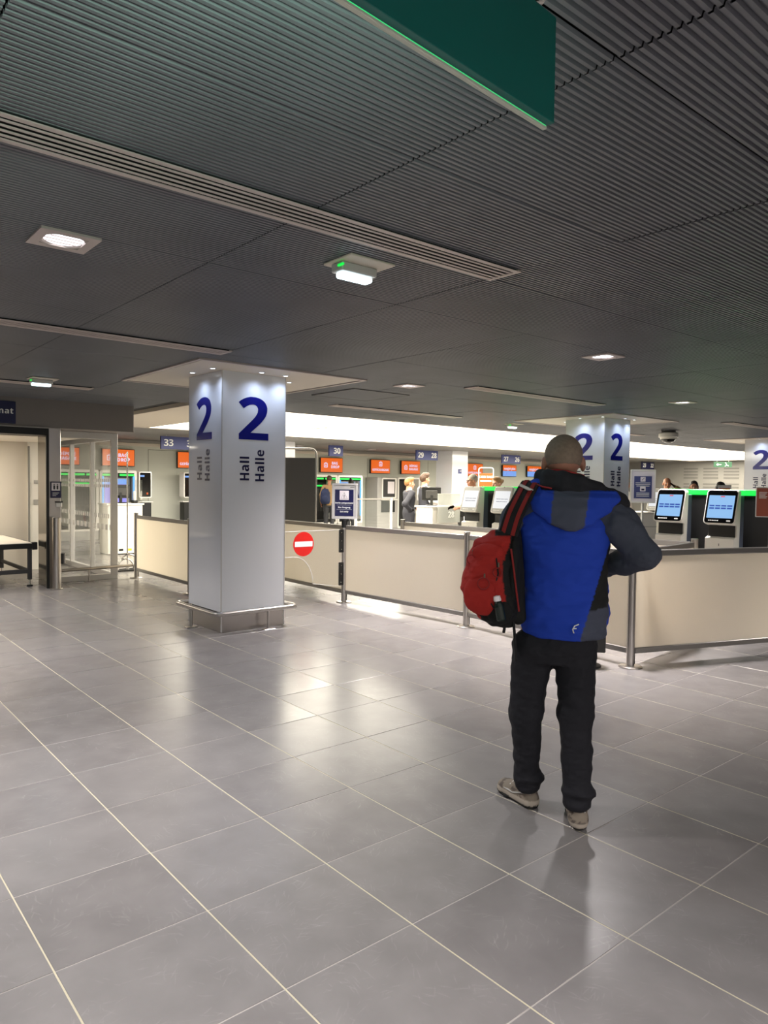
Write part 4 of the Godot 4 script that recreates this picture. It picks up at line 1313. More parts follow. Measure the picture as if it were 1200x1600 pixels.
func build_check_in() -> void:
	var d := thing("check_in_desk", "white check-in counter with a glass front numbered 28", "counter", Vector3(10.78, 0, -11.15))
	bx(d, "cabinet_body", Vector3(0.76, 1.08, 0.50), Vector3(0, 0.54, 0.08), M.white_lacquer, 0.01)
	bx(d, "worktop", Vector3(0.82, 0.03, 0.56), Vector3(0, 1.095, 0.08), M.white_shell, 0.008)
	bx(d, "front_glass", Vector3(0.66, 0.60, 0.012), Vector3(0.06, 1.06, 0.37), M.pane_frost, 0.0)
	bx(d, "glass_edge", Vector3(0.66, 0.012, 0.016), Vector3(0.06, 1.365, 0.37), M.white_shell, 0.0)
	bx(d, "kick_strip", Vector3(0.78, 0.02, 0.52), Vector3(0, 0.70, 0.08), M.shell_grey, 0.004)
	bx(d, "door_handle", Vector3(0.01, 0.09, 0.02), Vector3(-0.385, 0.92, -0.10), M.shell_grey, 0.003)
	txt(d, "28", 0.13, Vector3(0.12, 0.93, 0.379), M.letters_white)
	desk_monitor(Vector3(10.72, 1.111, -11.2), deg_to_rad(-30.0), "black monitor on the counter numbered 28, seen from behind")
	var k := thing("label_printer", "dark label printer beside the counter numbered 28", "printer", Vector3(11.42, 0, -11.2))
	bx(k, "stand", Vector3(0.30, 0.86, 0.34), Vector3(0, 0.43, 0), M.charcoal, 0.01)
	bx(k, "casing", Vector3(0.34, 0.16, 0.36), Vector3(0, 0.94, 0), M.black, 0.02)
	bx(k, "paper_tray", Vector3(0.24, 0.02, 0.22), Vector3(0, 1.03, 0.06), M.shell_grey, 0.004)
	# counter seen through the glass
	d = thing("service_desk", "white service counter with shallow grooves near the chrome pole", "counter", Vector3(5.62, 0, -15.45))
	bx(d, "cabinet_body", Vector3(0.74, 1.04, 0.5), Vector3(0, 0.54, 0), M.white_lacquer, 0.008)
	for y: float in [0.42, 0.76]:
		bx(d, "groove", Vector3(0.745, 0.012, 0.505), Vector3(0, y, 0), M.letters_white, 0.0)
	bx(d, "worktop", Vector3(0.80, 0.03, 0.56), Vector3(0, 1.065, 0), M.white_shell, 0.006)
	bx(d, "kick_plate", Vector3(0.72, 0.05, 0.48), Vector3(0, 0.026, 0), M.black, 0.0)
	for i in 4:
		bx(d, "hazard_mark", Vector3(0.09, 0.045, 0.006), Vector3(-0.27 + 0.18 * i, 0.10, 0.252), M.hazard if i % 2 == 0 else M.black, 0.0)
	bx(d, "glass_screen", Vector3(0.012, 0.5, 0.5), Vector3(0.36, 1.33, 0), M.pane, 0.0)
	desk_monitor(Vector3(5.62, 1.081, -15.5), 0.0, "black monitor on the counter near the chrome pole")
	k = thing("handset", "white handset on the counter near the chrome pole", "telephone", Vector3(5.90, 1.081, -15.42))
	bx(k, "cradle", Vector3(0.10, 0.06, 0.14), Vector3(0, 0.03, 0), M.black, 0.012)
	bx(k, "receiver", Vector3(0.05, 0.22, 0.05), Vector3(0.0, 0.15, 0.0), M.white_shell, 0.02)
	# counters behind the kiosks
	d = thing("information_counter", "white counter with a glass screen behind the blue notice stand", "counter", Vector3(12.55, 0, -7.85), deg_to_rad(-30.0))
	bx(d, "cabinet_body", Vector3(1.3, 1.05, 0.6), Vector3(0, 0.525, 0), M.white_lacquer, 0.01)
	bx(d, "worktop", Vector3(1.36, 0.03, 0.66), Vector3(0, 1.065, 0), M.white_shell, 0.008)
	bx(d, "glass_screen", Vector3(0.5, 0.42, 0.012), Vector3(-0.40, 1.29, 0.30), M.pane_frost, 0.0)
	for y: float in [0.55, 0.8]:
		bx(d, "groove", Vector3(1.305, 0.01, 0.605), Vector3(0, y, 0), M.shell_grey, 0.0)
	k = thing("card_reader", "small red card reader with a dark screen on the white counter", "card reader", Vector3(12.50, 1.081, -7.72), deg_to_rad(-30.0))
	bx(k, "casing", Vector3(0.17, 0.11, 0.06), Vector3(0, 0.058, 0), M.red_print, 0.012)
	bx(k, "screen", Vector3(0.07, 0.08, 0.01), Vector3(-0.03, 0.06, 0.03), M.black, 0.01)
	k = thing("pen_tray", "small yellow and black tray on the white counter", "tray", Vector3(12.22, 1.081, -7.98), deg_to_rad(-20.0))
	bx(k, "tray", Vector3(0.18, 0.03, 0.09), Vector3(0, 0.016, 0), M.black, 0.006)
	bx(k, "pencil", Vector3(0.16, 0.012, 0.012), Vector3(0, 0.038, 0.01), M.hazard, 0.003)


func build_signs() -> void:
	var rows := [[7.15, 0.97, "33", "32", "thirty-three and thirty-two"], [12.17, 0.49, "30", "", "thirty"], [15.57, 0.95, "29", "28", "twenty-nine and twenty-eight"], [19.70, 1.0, "27", "26", "twenty-seven and twenty-six"], [28.25, 1.0, "23", "22", "twenty-three and twenty-two"]]
	for r in rows:
		var w: float = r[1]
		var both: bool = r[3] != ""
		var t := thing("desk_number_sign", "dark blue hanging sign numbered %s" % r[4], "sign", Vector3(r[0] + w / 2, 2.505, -17.0 if r[0] < 28 else -16.6), 0.0, "hanging desk number signs")
		bx(t, "plate", Vector3(w, 0.31, 0.06), Vector3.ZERO, M.sign_blue if r[0] < 28 else M.sign_navy, 0.004)
		for x: float in [-w * 0.35, w * 0.35]:
			cy(t, "hanger", 0.006, 0.06, Vector3(x, 0.18, 0), M.alu_frame, Basis.IDENTITY, 8)
		txt(t, r[2], 0.165, Vector3(-w * 0.30 if both else 0.03, 0, 0.031), M.letters_white, Basis.IDENTITY, true, "numeral")
		if both:
			txt(t, r[3], 0.165, Vector3(w * 0.31, 0, 0.031), M.letters_white, Basis.IDENTITY, true, "numeral")
	var e := thing("exit_sign", "small green emergency exit sign high before the end wall", "sign", Vector3(27.1, 2.45, -12.6), deg_to_rad(-60.0))
	bx(e, "plate", Vector3(0.62, 0.20, 0.04), Vector3.ZERO, M.green_exit, 0.004)
	for x: float in [-0.2, 0.2]:
		cy(e, "hanger", 0.006, 0.16, Vector3(x, 0.18, 0), M.alu_frame, Basis.IDENTITY, 8)
	tube(e, "arrow", [Vector3(-0.05, 0, 0.022), Vector3(-0.2, 0, 0.022)], 0.012, M.letters_white, 6)
	tube(e, "arrow", [Vector3(-0.16, 0.04, 0.022), Vector3(-0.21, 0, 0.022), Vector3(-0.16, -0.04, 0.022)], 0.012, M.letters_white, 6)
	cy(e, "runner_head", 0.02, 0.006, Vector3(0.10, 0.06, 0.022), M.letters_white, Basis(Vector3.RIGHT, PI / 2), 12)
	tube(e, "runner_body", [Vector3(0.11, 0.03, 0.022), Vector3(0.14, -0.03, 0.022), Vector3(0.2, -0.05, 0.022)], 0.016, M.letters_white, 6)
	tube(e, "runner_leg", [Vector3(0.13, -0.02, 0.022), Vector3(0.08, -0.07, 0.022)], 0.012, M.letters_white, 6)
	# notice stand
	var s := thing("notice_stand", "tall white-framed notice stand with a violet-blue sheet", "sign", Vector3(11.93, 0, -6.97), deg_to_rad(-58.0))
	lathe(s, "base", [[0.0, 0.0], [0.18, 0.0], [0.18, 0.01], [0.03, 0.03], [0.0, 0.03]], Vector3.ZERO, M.alu_frame, 28)
	cy(s, "post", 0.022, 1.27, Vector3(0, 0.64, -0.03), M.white_shell)
	frame(s, "frame", 0.43, 0.60, 0.03, 0.012, 0.025, Vector3(0, 1.575, 0), M.white_shell)
	plate(s, "backing", 0.39, 0.56, 0.012, 0.003, Vector3(0, 1.575, -0.004), M.white_print)
	plate(s, "sheet", 0.30, 0.40, 0.004, 0.003, Vector3(0.0, 1.555, 0.005), M.sign_blue)
	plate(s, "pictogram_field", 0.085, 0.085, 0.003, 0.006, Vector3(0.0, 1.70, 0.008), M.white_print)
	plate(s, "pictogram_field", 0.095, 0.085, 0.003, 0.012, Vector3(0.0, 1.525, 0.008), M.white_print)
	plate(s, "pictogram", 0.05, 0.03, 0.003, 0.006, Vector3(0.0, 1.515, 0.010), M.print_navy)
	tube(s, "pictogram", [Vector3(-0.02, 1.68, 0.010), Vector3(0.0, 1.70, 0.010), Vector3(0.02, 1.725, 0.010)], 0.005, M.print_navy, 6)
	for y: float in [1.635, 1.605, 1.578, 1.452, 1.424, 1.395]:
		bx(s, "text_line", Vector3(0.25 if y > 1.58 else 0.22, 0.011, 0.002), Vector3(0, y, 0.008), M.letters_white, 0.0)
	# cabin bag stand
	s = thing("cabin_bag_stand", "orange cabin bag gauge board in a white tube frame", "sign", Vector3(12.78, 0, -11.5), deg_to_rad(-48.0))
	tube(s, "tube_frame", rounded_path([Vector3(-0.17, 0.03, 0), Vector3(-0.17, 1.97, 0), Vector3(0.17, 1.97, 0), Vector3(0.17, 0.03, 0)], 0.06), 0.012, M.white_shell, 10)
	bx(s, "board", Vector3(0.31, 1.05, 0.01), Vector3(0, 1.315, 0), M.orange, 0.002)
	bx(s, "foot_bar", Vector3(0.40, 0.03, 0.34), Vector3(0, 0.018, 0), M.white_shell, 0.008)
	txt(s, "CABIN BAGS", 0.05, Vector3(0, 1.755, 0.006), M.letters_white, Basis.IDENTITY, true, "lettering", 0.003, 0.8)
	bx(s, "text_line", Vector3(0.26, 0.03, 0.002), Vector3(0, 1.66, 0.006), M.letters_white, 0.0)
	tube(s, "pictogram", [Vector3(-0.08, 1.40, 0.006), Vector3(-0.05, 1.54, 0.006), Vector3(-0.02, 1.40, 0.006)], 0.01, M.letters_white, 6)
	# orange card held up behind the kiosks
	s = thing("counter_card", "small orange and white card standing behind the green kiosk band", "sign", Vector3(11.6, 0, -5.35), deg_to_rad(-62.0))
	cy(s, "post", 0.014, 1.46, Vector3(0, 0.73, -0.02), M.alu_frame)
	lathe(s, "base", [[0.0, 0.0], [0.14, 0.0], [0.14, 0.01], [0.0, 0.02]], Vector3.ZERO, M.alu_frame, 24)
	bx(s, "card", Vector3(0.19, 0.15, 0.006), Vector3(0, 1.53, 0), M.white_print, 0.002)
	bx(s, "card_print", Vector3(0.16, 0.08, 0.003), Vector3(0, 1.52, 0.004), M.orange, 0.0)


# ---------------------------------------------------------------- people: distance fields meshed as surface nets

const FAR := 9.0

# shapes: ["c", a, b, ra, rb] tapered capsule, ["e", centre, radii, basis] ellipsoid, ["l", rows] stacked ellipses [y, cx, cz, a, b], ["-", ...] as ellipsoid, cut away
func field_mesh(shapes: Array, cell: float, k: float, paint = null, fold := 0.0, fold_freq := 5.0, fold_stretch := Vector3.ONE) -> ArrayMesh:
	var lo := Vector3.ONE * 1e6
	var hi := -lo
	var boxes := []
	for s in shapes:
		var a := Vector3.ONE * 1e6
		var b := -a
		if s[0] == "c":
			var ra := Vector3.ONE * float(s[3])
			var rb := Vector3.ONE * float(s[4])
			a = (s[1] - ra).min(s[2] - rb)
			b = (s[1] + ra).max(s[2] + rb)
		elif s[0] == "l":
			for r in s[1]:
				a = a.min(Vector3(r[1] - r[3], r[0], r[2] - r[4]))
				b = b.max(Vector3(r[1] + r[3], r[0], r[2] + r[4]))
		else:
			var big := maxf(s[2].x, maxf(s[2].y, s[2].z))
			var ext: Vector3 = s[2] if s.size() < 4 else Vector3.ONE * big
			a = s[1] - ext
			b = s[1] + ext
		boxes.append([a, b])
		if s[0] != "-":
			lo = lo.min(a)
			hi = hi.max(b)
	var pad := Vector3.ONE * (cell * 2.5 + fold)
	lo -= pad
	hi += pad
	var nx := int(ceil((hi.x - lo.x) / cell)) + 1
	var ny := int(ceil((hi.y - lo.y) / cell)) + 1
	var nz := int(ceil((hi.z - lo.z) / cell)) + 1
	var f := PackedFloat32Array()
	f.resize(nx * ny * nz)
	f.fill(FAR)
	var reach := Vector3.ONE * (k + cell * 2.0 + fold)
	for si in shapes.size():
		var s: Array = shapes[si]
		var a: Vector3 = ((boxes[si][0] - reach - lo) / cell).floor().max(Vector3.ZERO)
		var b: Vector3 = ((boxes[si][1] + reach - lo) / cell).ceil().min(Vector3(nx - 1, ny - 1, nz - 1))
		var kind: String = s[0]
		var pa := Vector3.ZERO
		var ab := Vector3.ZERO
		var inv := 0.0
		var r0 := 0.0
		var r1 := 0.0
		var rad := Vector3.ONE
		var back := Basis.IDENTITY
		var turned := false
		var rows := []
		if kind == "c":
			pa = s[1]
			ab = s[2] - s[1]
			inv = 1.0 / maxf(ab.length_squared(), 1e-9)
			r0 = s[3]
			r1 = s[4]
		elif kind == "l":
			rows = s[1]
		else:
			pa = s[1]
			rad = s[2]
			turned = s.size() > 3
			if turned:
				back = s[3].transposed()
		for iy in range(int(a.y), int(b.y) + 1):
			var y := lo.y + iy * cell
			var cx := 0.0
			var cz := 0.0
			var ea := 1.0
			var eb := 1.0
			var dy := 0.0
			if kind == "l":
				var n := rows.size()
				var yy := clampf(y, rows[0][0], rows[n - 1][0])
				dy = absf(y - yy)
				var q := 0
				while q < n - 2 and yy > rows[q + 1][0]:
					q += 1
				var t: float = (yy - rows[q][0]) / maxf(rows[q + 1][0] - rows[q][0], 1e-6)
				t = t * t * (3.0 - 2.0 * t)
				cx = lerpf(rows[q][1], rows[q + 1][1], t)
				cz = lerpf(rows[q][2], rows[q + 1][2], t)
				ea = lerpf(rows[q][3], rows[q + 1][3], t)
				eb = lerpf(rows[q][4], rows[q + 1][4], t)
			for iz in range(int(a.z), int(b.z) + 1):
				var base := (iz * ny + iy) * nx
				var z := lo.z + iz * cell
				for ix in range(int(a.x), int(b.x) + 1):
					var p := Vector3(lo.x + ix * cell, y, z)
					var d: float
					if kind == "c":
						var t := clampf((p - pa).dot(ab) * inv, 0.0, 1.0)
						d = p.distance_to(pa + ab * t) - lerpf(r0, r1, t)
					elif kind == "l":
						var u := Vector2((p.x - cx) / ea, (p.z - cz) / eb)
						var k0 := u.length()
						var k1 := Vector2(u.x / ea, u.y / eb).length()
						d = k0 * (k0 - 1.0) / maxf(k1, 1e-6) if k0 > 1e-6 else -minf(ea, eb)
						if dy > 0.0:
							d = dy if d < 0.0 else sqrt(d * d + dy * dy)
					else:
						var u := (back * (p - pa) if turned else p - pa) / rad
						var k0 := u.length()
						var k1 := (u / rad).length()
						d = k0 * (k0 - 1.0) / maxf(k1, 1e-6) if k0 > 1e-6 else -minf(rad.x, minf(rad.y, rad.z))
					var o := f[base + ix]
					if kind == "-":
						f[base + ix] = maxf(o, -d)
					elif o > 8.0:
						f[base + ix] = d
					else:
						var h := maxf(k - absf(o - d), 0.0) / k
						f[base + ix] = minf(o, d) - h * h * k * 0.25
	if fold > 0.0:
		var noise := FastNoiseLite.new()
		noise.seed = 5
		noise.frequency = fold_freq
		noise.fractal_octaves = 3
		noise.fractal_gain = 0.6
		for i in f.size():
			if absf(f[i]) < cell * 2.0 + fold:
				var ix := i % nx
				var iy := (i / nx) % ny
				var iz := i / (nx * ny)
				f[i] += fold * noise.get_noise_3dv((lo + Vector3(ix, iy, iz) * cell) * fold_stretch)
	# one vertex in each cell that the surface crosses
	var id := PackedInt32Array()
	id.resize(f.size())
	id.fill(-1)
	var verts := PackedVector3Array()
	var norms := PackedVector3Array()
	var cols := PackedColorArray()
	var inds := PackedInt32Array()
	var sx := 1
	var sy := nx
	var sz := nx * ny
	var off := [0, sx, sy, sx + sy, sz, sx + sz, sy + sz, sx + sy + sz]
	var edges := [[0, 1], [2, 3], [4, 5], [6, 7], [0, 2], [1, 3], [4, 6], [5, 7], [0, 4], [1, 5], [2, 6], [3, 7]]
	for iz in nz - 1:
		for iy in ny - 1:
			for ix in nx - 1:
				var i := (iz * ny + iy) * nx + ix
				var v0 := f[i]
				if v0 > 8.0 or absf(v0) > cell * 3.0:
					continue
				var inside := 0
				for o: int in off:
					if f[i + o] < 0.0:
						inside += 1
				if inside == 0 or inside == 8:
					continue
				var sum := Vector3.ZERO
				var n := 0
				for e in edges:
					var va := f[i + off[e[0]]]
					var vb := f[i + off[e[1]]]
					if (va < 0.0) != (vb < 0.0):
						var t := va / (va - vb)
						var c0 := Vector3(e[0] & 1, (e[0] >> 1) & 1, e[0] >> 2)
						var c1 := Vector3(e[1] & 1, (e[1] >> 1) & 1, e[1] >> 2)
						sum += c0.lerp(c1, t)
						n += 1
				var p := lo + (Vector3(ix, iy, iz) + sum / n) * cell
				var g := Vector3(f[i + 1] + f[i + off[3]] + f[i + off[5]] + f[i + off[7]] - v0 - f[i + off[2]] - f[i + off[4]] - f[i + off[6]],
					f[i + off[2]] + f[i + off[3]] + f[i + off[6]] + f[i + off[7]] - v0 - f[i + 1] - f[i + off[4]] - f[i + off[5]],
					f[i + off[4]] + f[i + off[5]] + f[i + off[6]] + f[i + off[7]] - v0 - f[i + 1] - f[i + off[2]] - f[i + off[3]])
				id[i] = verts.size()
				verts.append(p)
				norms.append(g.normalized() if g.length() > 1e-6 and g.length() < 8.0 else Vector3.UP)
				cols.append(paint.call(p) if paint != null else Color.WHITE)
	for iz in range(1, nz - 1):
		for iy in range(1, ny - 1):
			for ix in range(1, nx - 1):
				var i := (iz * ny + iy) * nx + ix
				if id[i] < 0:
					continue
				var neg := f[i] < 0.0
				for ax in 3:
					var o: int = [sx, sy, sz][ax]
					if (f[i + o] < 0.0) == neg:
						continue
					var u: int = [sy, sz, sx][ax]
					var v: int = [sz, sx, sy][ax]
					var q0 := id[i]
					var q1 := id[i - u]
					var q2 := id[i - u - v]
					var q3 := id[i - v]
					if q0 < 0 or q1 < 0 or q2 < 0 or q3 < 0:
						continue
					if neg:
						inds.append_array(PackedInt32Array([q0, q2, q1, q0, q3, q2]))
					else:
						inds.append_array(PackedInt32Array([q0, q1, q2, q0, q2, q3]))
	var arr := []
	arr.resize(Mesh.ARRAY_MAX)
	arr[Mesh.ARRAY_VERTEX] = verts
	arr[Mesh.ARRAY_NORMAL] = norms
	arr[Mesh.ARRAY_COLOR] = cols
	arr[Mesh.ARRAY_INDEX] = inds
	var m := ArrayMesh.new()
	m.add_surface_from_arrays(Mesh.PRIMITIVE_TRIANGLES, arr)
	return m


func lin(r: float, g: float, b: float) -> Color:
	return Color(r, g, b).srgb_to_linear()


var skin_tone := Color(0.5, 0.3, 0.2)

# a head about its own centre, looking along +Z
func head_mesh(tone: Color, cell := 0.006) -> ArrayMesh:
	var key := "head%s%s" % [tone, cell]
	if cache.has(key):
		return cache[key]
	var lips := tone.lerp(lin(0.62, 0.28, 0.26), 0.55)
	var paint := func(p: Vector3) -> Color:
		for s: float in [-1.0, 1.0]:
			var e := Vector2(p.x - 0.031 * s, p.y - 0.004)
			if p.z > 0.06 and absf(e.x) < 0.014 and absf(e.y) < 0.006:
				return lin(0.10, 0.07, 0.06) if absf(e.x) < 0.006 else lin(0.85, 0.83, 0.80)
			if p.z > 0.06 and absf(e.x) < 0.02 and absf(e.y - 0.021) < 0.0045:
				return tone.lerp(lin(0.20, 0.14, 0.10), 0.6)
		if p.z > 0.07 and absf(p.x) < 0.024 and absf(p.y + 0.062) < 0.008:
			return lips
		return tone
	var s := [["e", Vector3(0, 0.03, -0.012), Vector3(0.075, 0.092, 0.094)], ["e", Vector3(0, -0.045, 0.028), Vector3(0.056, 0.066, 0.062)], ["e", Vector3(0, -0.095, 0.068), Vector3(0.024, 0.020, 0.020)],
		["c", Vector3(-0.038, 0.024, 0.072), Vector3(0.038, 0.024, 0.072), 0.013, 0.013], ["c", Vector3(0, 0.008, 0.088), Vector3(0, -0.03, 0.106), 0.009, 0.014],
		["c", Vector3(-0.018, -0.057, 0.086), Vector3(0.018, -0.057, 0.086), 0.008, 0.008], ["c", Vector3(-0.015, -0.068, 0.084), Vector3(0.015, -0.068, 0.084), 0.008, 0.008],
		["e", Vector3(0.044, -0.03, 0.058), Vector3(0.022, 0.024, 0.022)], ["e", Vector3(-0.044, -0.03, 0.058), Vector3(0.022, 0.024, 0.022)],
		["c", Vector3(0, -0.06, -0.02), Vector3(0, -0.17, -0.03), 0.055, 0.058],
		["e", Vector3(0.080, -0.006, -0.012), Vector3(0.011, 0.032, 0.020)], ["e", Vector3(-0.080, -0.006, -0.012), Vector3(0.011, 0.032, 0.020)]]
	cache[key] = field_mesh(s, cell, 0.014, paint)
	return cache[key]


# a relaxed hand: wrist at the origin, fingers along -Y, palm towards +Z, thumb on +X
func hand_mesh(tone: Color, cell := 0.005, curl := 0.35) -> ArrayMesh:
	var key := "hand%s%s%s" % [tone, cell, curl]
	if cache.has(key):
		return cache[key]
	var s := [["e", Vector3(0, -0.052, 0.0), Vector3(0.042, 0.052, 0.016)], ["c", Vector3(0, 0.02, 0), Vector3(0, -0.02, 0), 0.027, 0.028]]
	for i in 4:
		var x: float = [0.030, 0.010, -0.011, -0.031][i]
		var l: float = [0.072, 0.080, 0.074, 0.058][i]
		var p := Vector3(x * 0.9, -0.088, 0.0)
		var an := 0.0
		for j in 3:
			an += curl * [0.6, 1.0, 0.8][j]
			var d := Vector3(x * 0.06, -cos(an), sin(an)).normalized()
			var q: Vector3 = p + d * l * [0.46, 0.31, 0.23][j]
			s.append(["c", p, q, [0.0092, 0.0086, 0.008][j], [0.0086, 0.008, 0.007][j]])
			p = q
	s.append(["c", Vector3(0.026, -0.022, 0.004), Vector3(0.052, -0.058, 0.016), 0.014, 0.011])
	s.append(["c", Vector3(0.052, -0.058, 0.016), Vector3(0.060, -0.092, 0.026), 0.011, 0.0085])
	cache[key] = field_mesh(s, cell, 0.006, func(_p): return tone)
	return cache[key]


func look_along(d: Vector3, palm: Vector3) -> Basis:
	# basis whose -Y points along d and +Z roughly towards palm
	var y := -d.normalized()
	var z := (palm - y * palm.dot(y)).normalized()
	return Basis(y.cross(z), y, z)


# o: tone, hair ("short", "long", "none"), hair_m, top (material), arms (material or null), legs (material), left/right: [elbow, wrist], tall, head_yaw, skirt
func person(called: String, label: String, at: Vector3, yaw: float, o: Dictionary) -> Node3D:
	var t := thing(called, label, "person", at, yaw, "people in the hall")
	var k: float = o.get("tall", 1.72) / 1.75
	var tone: Color = o.get("tone", lin(0.80, 0.60, 0.48))
	var la: Array = o.get("left", [Vector3(0.24, 1.16, -0.02), Vector3(0.25, 0.92, 0.06)])
	var ra: Array = o.get("right", [Vector3(-0.24, 1.16, -0.02), Vector3(-0.25, 0.92, 0.06)])
	var torso := [[0.84, 0.0, 0.0, 0.145, 0.105], [0.94, 0.0, -0.005, 0.160, 0.115], [1.10, 0.0, 0.0, 0.135, 0.10], [1.28, 0.0, 0.005, 0.160, 0.112], [1.40, 0.0, -0.005, 0.150, 0.09], [1.46, 0.0, -0.015, 0.075, 0.06]]
	var sc := func(v: Vector3) -> Vector3: return v * k
	var body := []
	var grow := func(extra: float) -> Array:
		var rows := []
		for r in torso:
			rows.append([r[0] * k, r[1], r[2], r[3] + extra, r[4] + extra])
		return ["l", rows]
	var leg := func(s: float, e: float) -> Array:
		return [["c", sc.call(Vector3(0.085 * s, 0.90, 0)), sc.call(Vector3(0.095 * s, 0.50, 0.015)), 0.085 + e, 0.056 + e], ["c", sc.call(Vector3(0.095 * s, 0.50, 0.015)), sc.call(Vector3(0.10 * s, 0.09, -0.025)), 0.056 + e, 0.040 + e * 1.4]]
	var arm := func(s: float, j: Array, e: float, part_way: float) -> Array:
		var sh: Vector3 = sc.call(Vector3(0.165 * s, 1.405, -0.005))
		var el: Vector3 = sc.call(j[0])
		var wr: Vector3 = sc.call(j[1])
		return [["c", sh, el, 0.052 + e, 0.041 + e], ["c", el, el.lerp(wr, part_way), 0.041 + e, lerpf(0.041, 0.028, part_way) + e]]
	body.append(grow.call(0.0))
	body.append(["c", sc.call(Vector3(0, 1.43, -0.015)), sc.call(Vector3(0, 1.54, 0.0)), 0.058, 0.054])
	for s: float in [-1.0, 1.0]:
		body.append_array(leg.call(s, 0.0))
		body.append_array(arm.call(s, la if s > 0 else ra, 0.0, 1.0))
		body.append(["c", sc.call(Vector3(0.10 * s, 0.045, -0.04)), sc.call(Vector3(0.115 * s, 0.035, 0.13)), 0.036, 0.026])
	var st := new_st()
	st.append_from(field_mesh(body, 0.022, 0.05, func(_p): return tone), 0, Transform3D.IDENTITY)
	var hy: float = o.get("head_yaw", 0.0)
	var hb := Basis(Vector3.UP, hy) * Basis(Vector3.RIGHT, o.get("head_pitch", 0.0))
	var hc: Vector3 = sc.call(Vector3(0, 1.628, 0.012))
	st.append_from(head_mesh(tone), 0, Transform3D(hb, hc))
	for s: float in [-1.0, 1.0]:
		var j: Array = la if s > 0 else ra
		var d: Vector3 = j[1] - j[0]
		var b := look_along(d, j[2] if j.size() > 2 else Vector3(-s, 0, 0.2))
		# thumb leads: mirror for the other hand
		if b.x.dot(Vector3(0, 0.4, 1)) < 0.0:
			b = b * Basis.from_scale(Vector3(-1, 1, 1))
		st.append_from(hand_mesh(tone), 0, Transform3D(b, sc.call(j[1])))
	put(t, "body", st.commit(), M.skin)
	# clothes
	var top: Array = [grow.call(0.018)]
	top.append(["c", sc.call(Vector3(-0.12, 1.42, -0.01)), sc.call(Vector3(0.12, 1.42, -0.01)), 0.055, 0.055])
	if o.get("vest", false):
		put(t, "vest", field_mesh(top, 0.02, 0.04, null, 0.006, 6.0), o.top)
		var sh := []
		for s: float in [-1.0, 1.0]:
			sh.append_array(arm.call(s, la if s > 0 else ra, 0.016, 0.92))
		sh.append(["c", sc.call(Vector3(0, 1.44, -0.01)), sc.call(Vector3(0, 1.50, 0.0)), 0.072, 0.066])
		put(t, "shirt", field_mesh(sh, 0.02, 0.03, null, 0.006, 6.0), o.arms)
	else:
		for s: float in [-1.0, 1.0]:
			top.append_array(arm.call(s, la if s > 0 else ra, 0.018, 0.92))
		put(t, "jacket", field_mesh(top, 0.02, 0.045, null, 0.006, 6.0), o.top)
		if o.has("arms"):
			put(t, "shirt_collar", field_mesh([["c", sc.call(Vector3(0, 1.45, -0.005)), sc.call(Vector3(0, 1.51, 0.003)), 0.068, 0.064], ["e", sc.call(Vector3(0, 1.36, 0.105)), Vector3(0.03, 0.10, 0.02)]], 0.012, 0.02), o.arms)
	var legs := []
	for s: float in [-1.0, 1.0]:
		legs.append_array(leg.call(s, 0.018))
	legs.append(["l", [[0.80 * k, 0.0, 0.0, 0.14, 0.11], [0.93 * k, 0.0, -0.005, 0.170, 0.125], [1.04 * k, 0.0, 0.0, 0.150, 0.11]]])
	put(t, "trousers", field_mesh(legs, 0.022, 0.04, null, 0.006, 6.0), o.legs)
	for s: float in [-1.0, 1.0]:
		put(t, "shoe", field_mesh([["c", sc.call(Vector3(0.10 * s, 0.05, -0.05)), sc.call(Vector3(0.117 * s, 0.042, 0.13)), 0.048, 0.040], ["c", sc.call(Vector3(0.10 * s, 0.08, -0.03)), sc.call(Vector3(0.10 * s, 0.10, -0.03)), 0.045, 0.042]], 0.014, 0.02), M.shoe_black)
	# hair
	var hair: String = o.get("hair", "short")
	if hair != "none":
		var hs := [["e", Vector3(0, 0.048, -0.022), Vector3(0.083, 0.094, 0.096)]]
		if hair == "curly":
			hs.append_array([["e", Vector3(0, 0.10, 0.01), Vector3(0.078, 0.055, 0.085)], ["e", Vector3(0, 0.02, -0.07), Vector3(0.078, 0.08, 0.055)], ["e", Vector3(0, 0.115, 0.055), Vector3(0.06, 0.035, 0.04)]])
		elif hair == "long":
			hs.append_array([["c", Vector3(0, 0.0, -0.07), Vector3(0, -0.15, -0.085), 0.065, 0.05], ["c", Vector3(0.07, 0.0, -0.03), Vector3(0.06, -0.12, -0.05), 0.03, 0.025], ["c", Vector3(-0.07, 0.0, -0.03), Vector3(-0.06, -0.12, -0.05), 0.03, 0.025]])
		elif hair == "bun":
			hs.append_array([["e", Vector3(0, 0.06, -0.12), Vector3(0.045, 0.045, 0.04)], ["e", Vector3(0, 0.11, 0.02), Vector3(0.07, 0.035, 0.07)]])
		hs.append(["-", Vector3(0, -0.03, 0.105), Vector3(0.068, 0.098, 0.085)])
		put(t, "hair", field_mesh(hs, 0.009, 0.03, null, 0.008 if hair == "curly" else 0.004, 22.0), o.hair_m, hc, hb)
	return t


